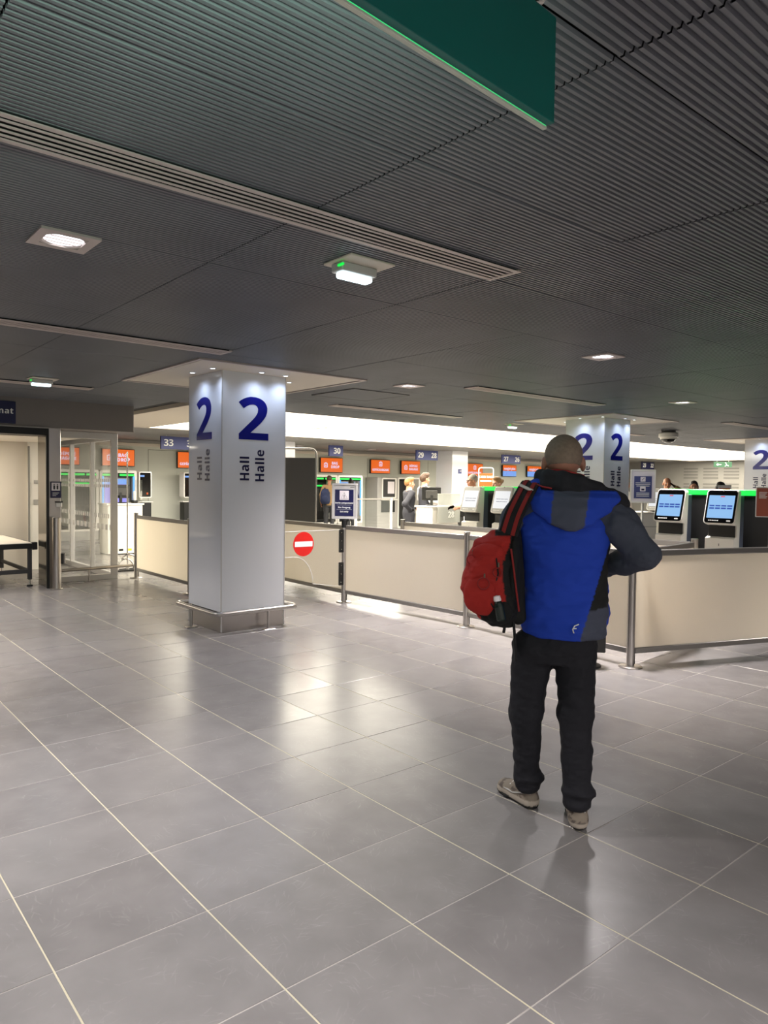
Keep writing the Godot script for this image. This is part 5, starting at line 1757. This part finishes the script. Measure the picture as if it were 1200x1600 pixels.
func build_people() -> void:
	var fair := lin(0.72, 0.52, 0.41)
	var tan_skin := lin(0.68, 0.47, 0.35)
	# counter staff
	person("person", "person in a dark uniform with blond curls, hand on hip, behind the barrier", Vector3(11.02, 0, -12.24), deg_to_rad(75.0), {"tall": 1.69, "tone": fair, "hair": "curly", "hair_m": M.hair_blond, "top": M.uniform, "arms": M.shirt_white, "legs": M.uniform,
		"right": [Vector3(-0.27, 1.16, -0.25), Vector3(-0.175, 1.01, -0.05), Vector3(0.6, 0, 0.4)], "left": [Vector3(0.25, 1.15, 0.06), Vector3(0.18, 1.05, 0.26)], "head_yaw": deg_to_rad(-12.0)})
	person("person", "person in a dark waistcoat and white sleeves with brown curls at the counter", Vector3(11.15, 0, -11.87), deg_to_rad(80.0), {"tall": 1.80, "tone": fair, "hair": "curly", "hair_m": M.hair_brown, "top": M.uniform, "arms": M.shirt_white, "vest": true, "legs": M.uniform,
		"right": [Vector3(-0.24, 1.17, 0.02), Vector3(-0.12, 1.13, 0.25), Vector3(0.3, 0, -1)], "left": [Vector3(0.24, 1.17, 0.02), Vector3(0.12, 1.13, 0.27), Vector3(-0.3, 0, -1)]})
	# behind the pale kiosks
	var gm := person("person", "grey-haired person in glasses and a white shirt behind the pale kiosk", Vector3(10.45, 0, -9.75), deg_to_rad(-115.0), {"tall": 1.76, "tone": tan_skin, "hair": "short", "hair_m": M.hair_grey, "top": M.shirt_white, "legs": M.trouser_dark,
		"right": [Vector3(-0.24, 1.16, 0.04), Vector3(-0.20, 1.12, 0.30), Vector3(0, 0, -1)], "left": [Vector3(0.24, 1.16, 0.04), Vector3(0.20, 1.12, 0.30), Vector3(0, 0, -1)]})
	for s: float in [-1.0, 1.0]:
		tube(gm, "spectacle_rim", [Vector3(0.015 * s, 1.655, 0.112), Vector3(0.05 * s, 1.655, 0.105), Vector3(0.05 * s, 1.625, 0.105), Vector3(0.015 * s, 1.625, 0.112)], 0.003, M.letters_black, 6, true)
		tube(gm, "spectacle_temple", [Vector3(0.05 * s, 1.65, 0.105), Vector3(0.088 * s, 1.648, 0.04), Vector3(0.09 * s, 1.64, -0.02)], 0.003, M.letters_black, 6)
	person("person", "blond person in a white shirt with a lanyard between the pale kiosks", Vector3(10.72, 0, -9.35), deg_to_rad(-100.0), {"tall": 1.70, "tone": fair, "hair": "bun", "hair_m": M.hair_blond, "top": M.shirt_white, "arms": M.uniform, "legs": M.uniform})
	# travellers at the bag drop
	var tr := person("person", "person in a tan jacket with a navy backpack facing the bag drop", Vector3(13.42, 0, -18.70), deg_to_rad(140.0), {"tall": 1.80, "tone": tan_skin, "hair": "short", "hair_m": M.hair_brown, "top": M.tan_coat, "legs": M.trouser_dark})
	var bp := thing("backpack", "navy backpack worn by the person in tan", "backpack", tr.position, deg_to_rad(140.0))
	put(bp, "bag_body", field_mesh([["l", [[0.92, 0.11, -0.20, 0.13, 0.07], [1.0, 0.11, -0.21, 0.16, 0.10], [1.25, 0.11, -0.21, 0.15, 0.09], [1.38, 0.11, -0.19, 0.10, 0.06]]]], 0.018, 0.02, null, 0.006, 8.0), M.navy_cloth)
	put(bp, "front_pocket", field_mesh([["e", Vector3(0.11, 1.07, -0.30), Vector3(0.11, 0.11, 0.04)]], 0.014, 0.02), M.navy_cloth)
	tube(bp, "strap", [Vector3(0.13, 1.34, -0.16), Vector3(0.14, 1.475, -0.03), Vector3(0.135, 1.40, 0.11), Vector3(0.15, 1.15, 0.13)], 0.022, M.navy_cloth, 8, false, 0.4)
	person("person", "dark-haired person in dark clothes behind the warning notice", Vector3(14.28, 0, -18.70), deg_to_rad(175.0), {"tall": 1.70, "tone": tan_skin, "hair": "long", "hair_m": M.hair_dark, "top": M.navy_cloth, "legs": M.trouser_dark})
	# behind the blue kiosks
	person("person", "bald person with a hand raised to the head beyond the blue kiosk", Vector3(14.2, 0, -7.75), deg_to_rad(-50.0), {"tall": 1.76, "tone": lin(0.76, 0.54, 0.42), "hair": "none", "top": M.tan_coat, "legs": M.trouser_dark,
		"left": [Vector3(0.36, 1.40, 0.10), Vector3(0.16, 1.56, 0.06), Vector3(-1, 0, 0)], "right": [Vector3(-0.25, 1.16, 0.0), Vector3(-0.22, 0.98, 0.18)]})
	person("person", "dark-haired person just showing above the green kiosk band", Vector3(14.75, 0, -7.45), deg_to_rad(-60.0), {"tall": 1.69, "tone": fair, "hair": "long", "hair_m": M.hair_dark, "top": M.navy_cloth, "legs": M.trouser_dark})
	person("person", "person in dark clothes behind the small orange card", Vector3(12.95, 0, -6.05), deg_to_rad(120.0), {"tall": 1.65, "tone": fair, "hair": "short", "hair_m": M.hair_dark, "top": M.navy_cloth, "legs": M.trouser_dark})
	person("person", "blond person in a white shirt and dark waistcoat beside the violet notice stand", Vector3(14.35, 0, -8.82), deg_to_rad(60.0), {"tall": 1.74, "tone": fair, "hair": "bun", "hair_m": M.hair_blond, "top": M.uniform, "arms": M.shirt_white, "vest": true, "legs": M.uniform})


# ---------------------------------------------------------------- the traveller in front

# local frame: +X to his own side away from the backpack, +Y up, +Z towards the entrance he comes from; he looks along -Z
func build_traveller() -> void:
	var yaw := deg_to_rad(-53.5)
	var at := Vector3(2.75, 0, -2.03)
	var t := thing("person", "person seen from behind in a blue and charcoal hooded jacket and black trousers", "person", at, yaw, "people in the hall")
	var tone := lin(0.60, 0.42, 0.34)
	var sh_l := Vector3(-0.145, 1.465, 0.0)
	var sh_r := Vector3(0.205, 1.44, 0.02)
	var el_l := Vector3(-0.245, 1.21, -0.10)
	var wr_l := Vector3(-0.16, 1.17, -0.34)
	var el_r := Vector3(0.375, 1.255, 0.04)
	var wr_r := Vector3(0.215, 1.17, -0.14)
	var hip_l := Vector3(-0.085, 0.88, 0.0)
	var hip_r := Vector3(0.095, 0.88, 0.0)
	var kn_l := Vector3(-0.127, 0.49, -0.02)
	var kn_r := Vector3(0.098, 0.50, 0.01)
	var an_l := Vector3(-0.115, 0.10, -0.09)
	var an_r := Vector3(0.110, 0.115, 0.07)
	# body: one figure under the clothes
	var body := [["l", [[0.84, 0.0, 0.0, 0.13, 0.09], [0.96, 0.01, 0.0, 0.14, 0.095], [1.12, 0.025, 0.0, 0.14, 0.095], [1.30, 0.03, 0.0, 0.17, 0.12], [1.43, 0.028, 0.0, 0.16, 0.095], [1.49, 0.022, -0.005, 0.085, 0.07]]],
		["c", Vector3(0.02, 1.46, 0.0), Vector3(0.018, 1.60, -0.01), 0.064, 0.060],
		["c", sh_l, el_l, 0.055, 0.045], ["c", el_l, wr_l, 0.045, 0.03], ["c", sh_r, el_r, 0.055, 0.045], ["c", el_r, wr_r, 0.045, 0.03],
		["c", hip_l, kn_l, 0.072, 0.055], ["c", kn_l, an_l, 0.055, 0.026], ["c", hip_r, kn_r, 0.072, 0.055], ["c", kn_r, an_r, 0.055, 0.026],
		["c", Vector3(-0.10, 0.05, -0.10), Vector3(-0.21, 0.035, -0.20), 0.026, 0.024], ["c", Vector3(0.112, 0.06, 0.075), Vector3(0.105, 0.035, -0.10), 0.026, 0.024]]
	var st := new_st()
	st.append_from(field_mesh(body, 0.014, 0.04, func(_p): return tone), 0, Transform3D.IDENTITY)
	var hb := Basis(Vector3.UP, PI + deg_to_rad(6.0))
	var hc := Vector3(0.018, 1.657, -0.005)
	var big := Basis.from_scale(Vector3(1.10, 1.02, 1.05))
	var stubble := lin(0.41, 0.36, 0.31)
	st.append_from(head_mesh(tone, 0.0045), 0, Transform3D(hb * big, hc))
	for q in [[el_l, wr_l, Vector3(1, 0, 0)], [el_r, wr_r, Vector3(0, 0, 1)]]:
		st.append_from(hand_mesh(tone, 0.004), 0, Transform3D(look_along(q[1] - q[0], q[2]), q[1]))
	put(t, "body", st.commit(), M.skin)
	# close-cropped hair: a thin cap with a ragged lower edge
	var grain := FastNoiseLite.new()
	grain.seed = 9
	grain.frequency = 60.0
	var crop := func(p: Vector3) -> Color:
		var n := grain.get_noise_3dv(p) * 0.5 + 0.5
		return stubble.lerp(lin(0.52, 0.45, 0.39), n)
	var cap := [["e", Vector3(0, 0.034, -0.013), Vector3(0.0775, 0.095, 0.0965)], ["-", Vector3(0, -0.035, 0.10), Vector3(0.09, 0.11, 0.10)], ["-", Vector3(0, -0.085, -0.06), Vector3(0.12, 0.085, 0.12)], ["-", Vector3(0.08, -0.012, -0.01), Vector3(0.02, 0.03, 0.03)], ["-", Vector3(-0.08, -0.012, -0.01), Vector3(0.02, 0.03, 0.03)]]
	put(t, "hair", field_mesh(cap, 0.005, 0.008, crop, 0.0012, 160.0), M.cloth, hc, hb * big)
	# jacket trunk: blue back, dark side panel, grey hem corner
	var blue := lin(0.060, 0.22, 0.66)
	var ink := lin(0.055, 0.06, 0.08)
	var slate := lin(0.26, 0.28, 0.34)
	var trunk_paint := func(p: Vector3) -> Color:
		var edge := lerpf(0.110, 0.252, clampf((p.y - 0.88) / 0.50, 0.0, 1.0))
		if p.x > edge and p.y < 1.40:
			if p.x > 0.215 and p.y < 1.12 and p.z < 0.02:
				return blue
			return slate if p.y < 1.005 + 0.10 * (p.x - 0.15) else ink
		if p.x < -0.165 and p.y < 1.36:
			return ink
		return blue
	var trunk := [["l", [[0.862, 0.040, 0.0, 0.180, 0.125], [0.885, 0.040, 0.0, 0.192, 0.135], [0.98, 0.036, 0.0, 0.192, 0.140], [1.12, 0.036, 0.0, 0.188, 0.135], [1.28, 0.034, 0.005, 0.196, 0.140], [1.40, 0.038, 0.005, 0.222, 0.125], [1.475, 0.034, 0.0, 0.175, 0.10], [1.54, 0.025, 0.0, 0.085, 0.08]]],
		["c", Vector3(0.19, 0.93, -0.06), Vector3(0.20, 1.06, -0.08), 0.055, 0.04]]
	put(t, "jacket", field_mesh(trunk, 0.0085, 0.03, trunk_paint, 0.016, 4.2, Vector3(1.0, 2.2, 1.0)), M.cloth)
	# sleeves
	var sleeve_paint := func(p: Vector3) -> Color: return lin(0.24, 0.255, 0.31)
	put(t, "sleeve", field_mesh([["c", Vector3(0.175, 1.448, 0.015), Vector3(0.270, 1.385, 0.03), 0.085, 0.080], ["c", Vector3(0.270, 1.385, 0.03), el_r, 0.082, 0.066], ["c", el_r, Vector3(0.31, 1.217, -0.04), 0.066, 0.061], ["c", Vector3(0.31, 1.217, -0.04), wr_r, 0.061, 0.045]], 0.008, 0.022, sleeve_paint, 0.013, 8.0), M.cloth)
	put(t, "sleeve", field_mesh([["c", Vector3(-0.12, 1.455, 0.0), Vector3(-0.175, 1.39, -0.02), 0.085, 0.082], ["c", Vector3(-0.175, 1.39, -0.02), el_l, 0.08, 0.068], ["c", el_l, wr_l, 0.066, 0.045]], 0.010, 0.03, sleeve_paint, 0.011, 7.0), M.cloth)
	# hood hanging on the back, with its grey centre band, dark lining and piping
	var hood_paint := func(p: Vector3) -> Color:
		var u := p.x - 0.050 - 0.10 * (p.y - 1.47)
		return slate if absf(u) < 0.075 - 0.15 * (1.47 - p.y) * 0.2 else blue
	put(t, "hood", field_mesh([["l", [[1.355, 0.055, 0.135, 0.030, 0.030], [1.39, 0.055, 0.128, 0.105, 0.045], [1.45, 0.060, 0.105, 0.175, 0.065], [1.50, 0.070, 0.085, 0.200, 0.072], [1.53, 0.070, 0.07, 0.185, 0.06]]], ["c", Vector3(-0.10, 1.55, 0.05), Vector3(0.24, 1.49, 0.045), 0.035, 0.030]], 0.0085, 0.03, hood_paint, 0.008, 6.0), M.cloth)
	var rim := [Vector3(-0.085, 1.595, -0.045), Vector3(-0.08, 1.60, 0.02), Vector3(-0.045, 1.598, 0.072), Vector3(0.02, 1.592, 0.098), Vector3(0.09, 1.575, 0.095), Vector3(0.17, 1.545, 0.072), Vector3(0.235, 1.520, 0.05), Vector3(0.285, 1.508, 0.02)]
	var cs := []
	for i in rim.size() - 1:
		cs.append(["c", rim[i], rim[i + 1], 0.026, 0.026 if i < 5 else 0.014])
		cs.append(["c", rim[i] - Vector3(0, 0.045, 0), rim[i + 1] - Vector3(0, 0.035, 0), 0.034, 0.030])
	cs.append(["c", Vector3(0.105, 1.575, -0.03), Vector3(0.125, 1.55, 0.05), 0.024, 0.03])
	cs.append(["c", Vector3(0.095, 1.565, -0.06), Vector3(0.105, 1.575, -0.03), 0.02, 0.024])
	put(t, "collar", field_mesh(cs, 0.0075, 0.02, func(_p): return lin(0.085, 0.095, 0.13), 0.004, 14.0), M.cloth)
	var pipe := mat("piping", Color(0.55, 0.10, 0.10), 0.7)
	tube(t, "piping", [Vector3(-0.05, 1.622, 0.062), Vector3(-0.01, 1.625, 0.085), Vector3(0.04, 1.618, 0.098), Vector3(0.085, 1.606, 0.092), Vector3(0.11, 1.60, 0.075)], 0.0045, pipe, 8)
	tube(t, "piping", [Vector3(-0.105, 1.562, 0.075), Vector3(-0.07, 1.549, 0.108), Vector3(-0.03, 1.541, 0.128)], 0.004, pipe, 8)
	tube(t, "piping", [Vector3(0.125, 1.524, 0.125), Vector3(0.17, 1.512, 0.112), Vector3(0.225, 1.498, 0.082)], 0.004, pipe, 8)
	# small white mark near the hem
	tube(t, "maker_mark", [Vector3(0.100, 0.945, 0.146), Vector3(0.082, 0.938, 0.150), Vector3(0.074, 0.922, 0.151), Vector3(0.079, 0.905, 0.150)], 0.0028, M.letters_white, 6)
	tube(t, "maker_mark", [Vector3(0.076, 0.925, 0.152), Vector3(0.090, 0.927, 0.150)], 0.0024, M.letters_white, 6)
	# trousers
	var cloth := func(_p): return lin(0.075, 0.075, 0.095)
	put(t, "trousers", field_mesh([["l", [[0.74, 0.005, 0.0, 0.15, 0.108], [0.83, 0.010, 0.0, 0.172, 0.110], [0.95, 0.03, 0.0, 0.155, 0.095]]],
		["c", Vector3(-0.098, 0.80, 0.0), kn_l, 0.098, 0.076], ["c", kn_l, Vector3(-0.118, 0.15, -0.08), 0.076, 0.058], ["e", Vector3(-0.108, 0.155, -0.075), Vector3(0.072, 0.028, 0.07)], ["e", Vector3(-0.112, 0.108, -0.085), Vector3(0.060, 0.034, 0.066)],
		["c", Vector3(0.092, 0.80, 0.0), kn_r, 0.098, 0.077], ["c", kn_r, Vector3(0.112, 0.16, 0.065), 0.077, 0.062], ["e", Vector3(0.118, 0.17, 0.07), Vector3(0.072, 0.028, 0.07)], ["e", Vector3(0.112, 0.112, 0.075), Vector3(0.060, 0.034, 0.064)]], 0.010, 0.025, cloth, 0.010, 8.0, Vector3(1.0, 1.6, 1.0)), M.cloth)
	# shoes
	var worn := FastNoiseLite.new()
	worn.seed = 3
	worn.frequency = 14.0
	var up := func(p: Vector3) -> Color:
		if p.y < 0.020:
			return lin(0.10, 0.095, 0.095)
		if p.y < 0.043:
			return lin(0.66, 0.62, 0.57)
		var n := worn.get_noise_3dv(p)
		return lin(0.34, 0.31, 0.28) if n > 0.18 else lin(0.50, 0.46, 0.41)
	shoe(t, Vector3(-0.080, 0.0, -0.075), Vector3(-0.252, 0.0, -0.248), 0.0, up)
	shoe(t, Vector3(0.122, 0.0, 0.115), Vector3(0.100, 0.0, -0.135), 0.016, up)
	backpack(at, yaw)


func shoe(t: Node3D, heel: Vector3, toe: Vector3, lift: float, paint: Callable) -> void:
	var d := (toe - heel)
	var up := Vector3.UP
	var p := func(f: float, y: float) -> Vector3: return heel + d * f + up * (y + lift * (1.0 - f))
	var s := [["c", p.call(0.14, 0.044), p.call(0.85, 0.038), 0.042, 0.038], ["c", p.call(0.12, 0.028), p.call(0.90, 0.024), 0.043, 0.036], ["c", p.call(0.16, 0.075), p.call(0.45, 0.062), 0.038, 0.040], ["c", p.call(0.16, 0.10), p.call(0.26, 0.105), 0.040, 0.040],
		["e", p.call(0.72, 0.045), Vector3(0.045, 0.035, 0.045)]]
	var sole := ["-", heel + d * 0.5 + Vector3(0, -0.5, 0), Vector3(2.0, 0.5, 2.0)]
	s.append(sole)
	put(t, "shoe", field_mesh(s, 0.007, 0.014, paint), M.cloth)
	var across := d.normalized().cross(up)
	for k in 4:
		var f := 0.42 + 0.09 * k
		var hgt := 0.108 - 0.012 * k
		tube(t, "lace", [p.call(f, hgt - 0.012) - across * 0.026, p.call(f + 0.01, hgt) , p.call(f, hgt - 0.012) + across * 0.026], 0.0035, M.shirt_white, 6)
	for q: float in [-1.0, 1.0]:
		tube(t, "overlay", [p.call(0.02, 0.075) + across * 0.02 * q, p.call(0.20, 0.070) + across * 0.042 * q, p.call(0.45, 0.050) + across * 0.043 * q, p.call(0.72, 0.052) + across * 0.040 * q], 0.006, M.shell_grey, 6, false, 0.6)
	bx(t, "heel_tab", Vector3(0.022, 0.045, 0.010), p.call(-0.012, 0.105), M.dark_grey, 0.004, Basis(Vector3.UP, atan2(d.x, d.z)))
	var tread := []
	for k in 7:
		var f := 0.06 + 0.14 * k
		tread.append(["c", p.call(f, 0.014) , p.call(minf(f + 0.09, 0.95), 0.012), 0.013, 0.012])
	put(t, "sole", field_mesh([["c", p.call(0.08, 0.016), p.call(0.92, 0.013), 0.014, 0.012], ["e", p.call(0.16, 0.016), Vector3(0.042, 0.013, 0.045)], ["e", p.call(0.72, 0.014), Vector3(0.046, 0.012, 0.055)]], 0.007, 0.012, func(_p): return lin(0.05, 0.05, 0.05)), M.cloth)


func backpack(at: Vector3, yaw: float) -> void:
	var b := thing("backpack", "red and black backpack hanging from the man's shoulder", "backpack", at, yaw)
	var red := lin(0.60, 0.085, 0.055)
	var dark := lin(0.045, 0.04, 0.045)
	var paint := func(p: Vector3) -> Color:
		var edge := lerpf(-0.205, -0.235, clampf((1.30 - p.y) / 0.10, 0.0, 1.0)) + maxf(0.0, (1.15 - p.y)) * 0.16
		if p.x > edge or (p.y > 1.325 and p.x > -0.275):
			return dark
		if p.y < 0.965 and p.x > -0.335 + (0.965 - p.y) * 0.3:
			return dark
		return red
	var rows := [[0.915, -0.245, 0.08, 0.055, 0.06], [0.95, -0.262, 0.085, 0.092, 0.085], [1.02, -0.282, 0.09, 0.125, 0.10], [1.11, -0.290, 0.09, 0.130, 0.105], [1.20, -0.288, 0.085, 0.122, 0.10], [1.29, -0.270, 0.08, 0.098, 0.085], [1.345, -0.245, 0.075, 0.060, 0.06]]
	put(b, "bag_body", field_mesh([["l", rows], ["e", Vector3(-0.36, 1.09, 0.11), Vector3(0.055, 0.11, 0.07)]], 0.008, 0.03, paint, 0.018, 7.5, Vector3(1.0, 1.5, 1.0)), M.cloth)
	put(b, "back_panel", field_mesh([["c", Vector3(-0.195, 1.33, 0.07), Vector3(-0.165, 0.95, 0.075), 0.035, 0.035], ["e", Vector3(-0.19, 1.14, 0.08), Vector3(0.035, 0.20, 0.09)]], 0.010, 0.02, func(_p): return dark, 0.004, 9.0), M.cloth)
	put(b, "front_pocket", field_mesh([["e", Vector3(-0.325, 1.06, 0.172), Vector3(0.085, 0.095, 0.03)], ["e", Vector3(-0.30, 1.245, 0.150), Vector3(0.075, 0.05, 0.028)]], 0.008, 0.02, func(_p): return red, 0.008, 9.0), M.cloth)
	var redm := mat("strap_red", Color(0.50, 0.08, 0.07), 0.8)
	var blk := mat("strap_black", Color(0.05, 0.045, 0.055), 0.85)
	var piping := [Vector3(-0.200, 1.27, 0.160), Vector3(-0.187, 1.19, 0.172), Vector3(-0.172, 1.08, 0.172), Vector3(-0.160, 0.99, 0.150)]
	tube(b, "piping", piping, 0.0045, redm, 8)
	# shoulder strap: a padded black band with two red stripes
	var sp := [Vector3(-0.215, 1.335, 0.135), Vector3(-0.190, 1.42, 0.142), Vector3(-0.155, 1.50, 0.122), Vector3(-0.128, 1.555, 0.075), Vector3(-0.118, 1.570, 0.02), Vector3(-0.122, 1.55, -0.045), Vector3(-0.135, 1.45, -0.115), Vector3(-0.155, 1.30, -0.14)]
	var sm := smooth_path(sp)
	var nr := []
	for q: Vector3 in sm:
		nr.append((q - Vector3(-0.10, 1.40, 0.0)).normalized() * Vector3(0.4, 1.0, 1.0))
	put(b, "strap", ribbon_mesh(sm, nr, 0.085, 0.014), blk)
	for o: float in [-0.022, 0.022]:
		var q := []
		var qn := []
		for i in 17:
			var tg: Vector3 = (sm[i + 1] - sm[i]).normalized()
			var n: Vector3 = (nr[i] - tg * tg.dot(nr[i])).normalized()
			q.append(sm[i] + tg.cross(n) * o + n * 0.008)
			qn.append(n)
		put(b, "strap_stripe", ribbon_mesh(q, qn, 0.018, 0.004), redm)
	bx(b, "strap_clip", Vector3(0.068, 0.014, 0.012), Vector3(-0.140, 1.542, 0.112), M.alu_frame, 0.003, Basis(Vector3.BACK, deg_to_rad(-25.0)))
	var grab := mat("zip_metal", Color(0.45, 0.42, 0.36), 0.35, 0.8)
	for z in [[Vector3(-0.375, 1.235, 0.150), 0.022], [Vector3(-0.255, 1.185, 0.190), 0.02], [Vector3(-0.315, 1.135, 0.205), 0.026]]:
		var loop := []
		for i in 12:
			var an := TAU * i / 12
			loop.append(z[0] + Vector3(cos(an) * z[1], -0.02 + sin(an) * z[1], 0.004))
		tube(b, "pull_loop", loop, 0.0032, redm, 6, true)
		bx(b, "zip_slider", Vector3(0.007, 0.022, 0.006), z[0] + Vector3(0.004, 0.014, 0.003), grab, 0.002)
	tube(b, "zip", [Vector3(-0.262, 1.12, 0.192), Vector3(-0.252, 1.16, 0.190), Vector3(-0.262, 1.22, 0.176), Vector3(-0.275, 1.27, 0.158)], 0.004, blk, 6)
	put(b, "side_pocket", field_mesh([["e", Vector3(-0.245, 0.985, 0.155), Vector3(0.06, 0.06, 0.04)]], 0.008, 0.02, func(_p): return dark, 0.006, 12.0), M.cloth)
	for k in 2:
		tube(b, "bungee_cord", [Vector3(-0.30 + 0.05 * k, 1.05, 0.185), Vector3(-0.27 + 0.02 * k, 1.01, 0.20), Vector3(-0.225 - 0.03 * k, 0.975, 0.195)], 0.0035, blk, 6)
	tube(b, "loose_strap", [Vector3(-0.235, 0.93, 0.12), Vector3(-0.225, 0.905, 0.13), Vector3(-0.228, 0.885, 0.125)], 0.007, blk, 6)
	tube(b, "loose_strap", [Vector3(-0.19, 0.96, 0.10), Vector3(-0.178, 0.86, 0.11), Vector3(-0.172, 0.76, 0.105)], 0.022, blk, 8, false, 0.3)
	var w := thing("water_bottle", "small dark green bottle with a white cap in the backpack pocket", "bottle", at, yaw)
	var tilt := Basis(Vector3.BACK, deg_to_rad(12.0))
	var greenm := mat("bottle_green", Color(0.09, 0.14, 0.12), 0.25)
	lathe(w, "flask", [[0.0, -0.05], [0.018, -0.048], [0.022, -0.042], [0.022, 0.015], [0.018, 0.032], [0.013, 0.04], [0.0, 0.04]], Vector3(-0.243, 1.0, 0.198), greenm, 20, tilt)
	lathe(w, "cap", [[0.0, 0.0], [0.016, 0.0], [0.0175, 0.005], [0.015, 0.022], [0.0, 0.026]], Vector3(-0.252, 1.039, 0.198), M.white_print, 20, tilt)
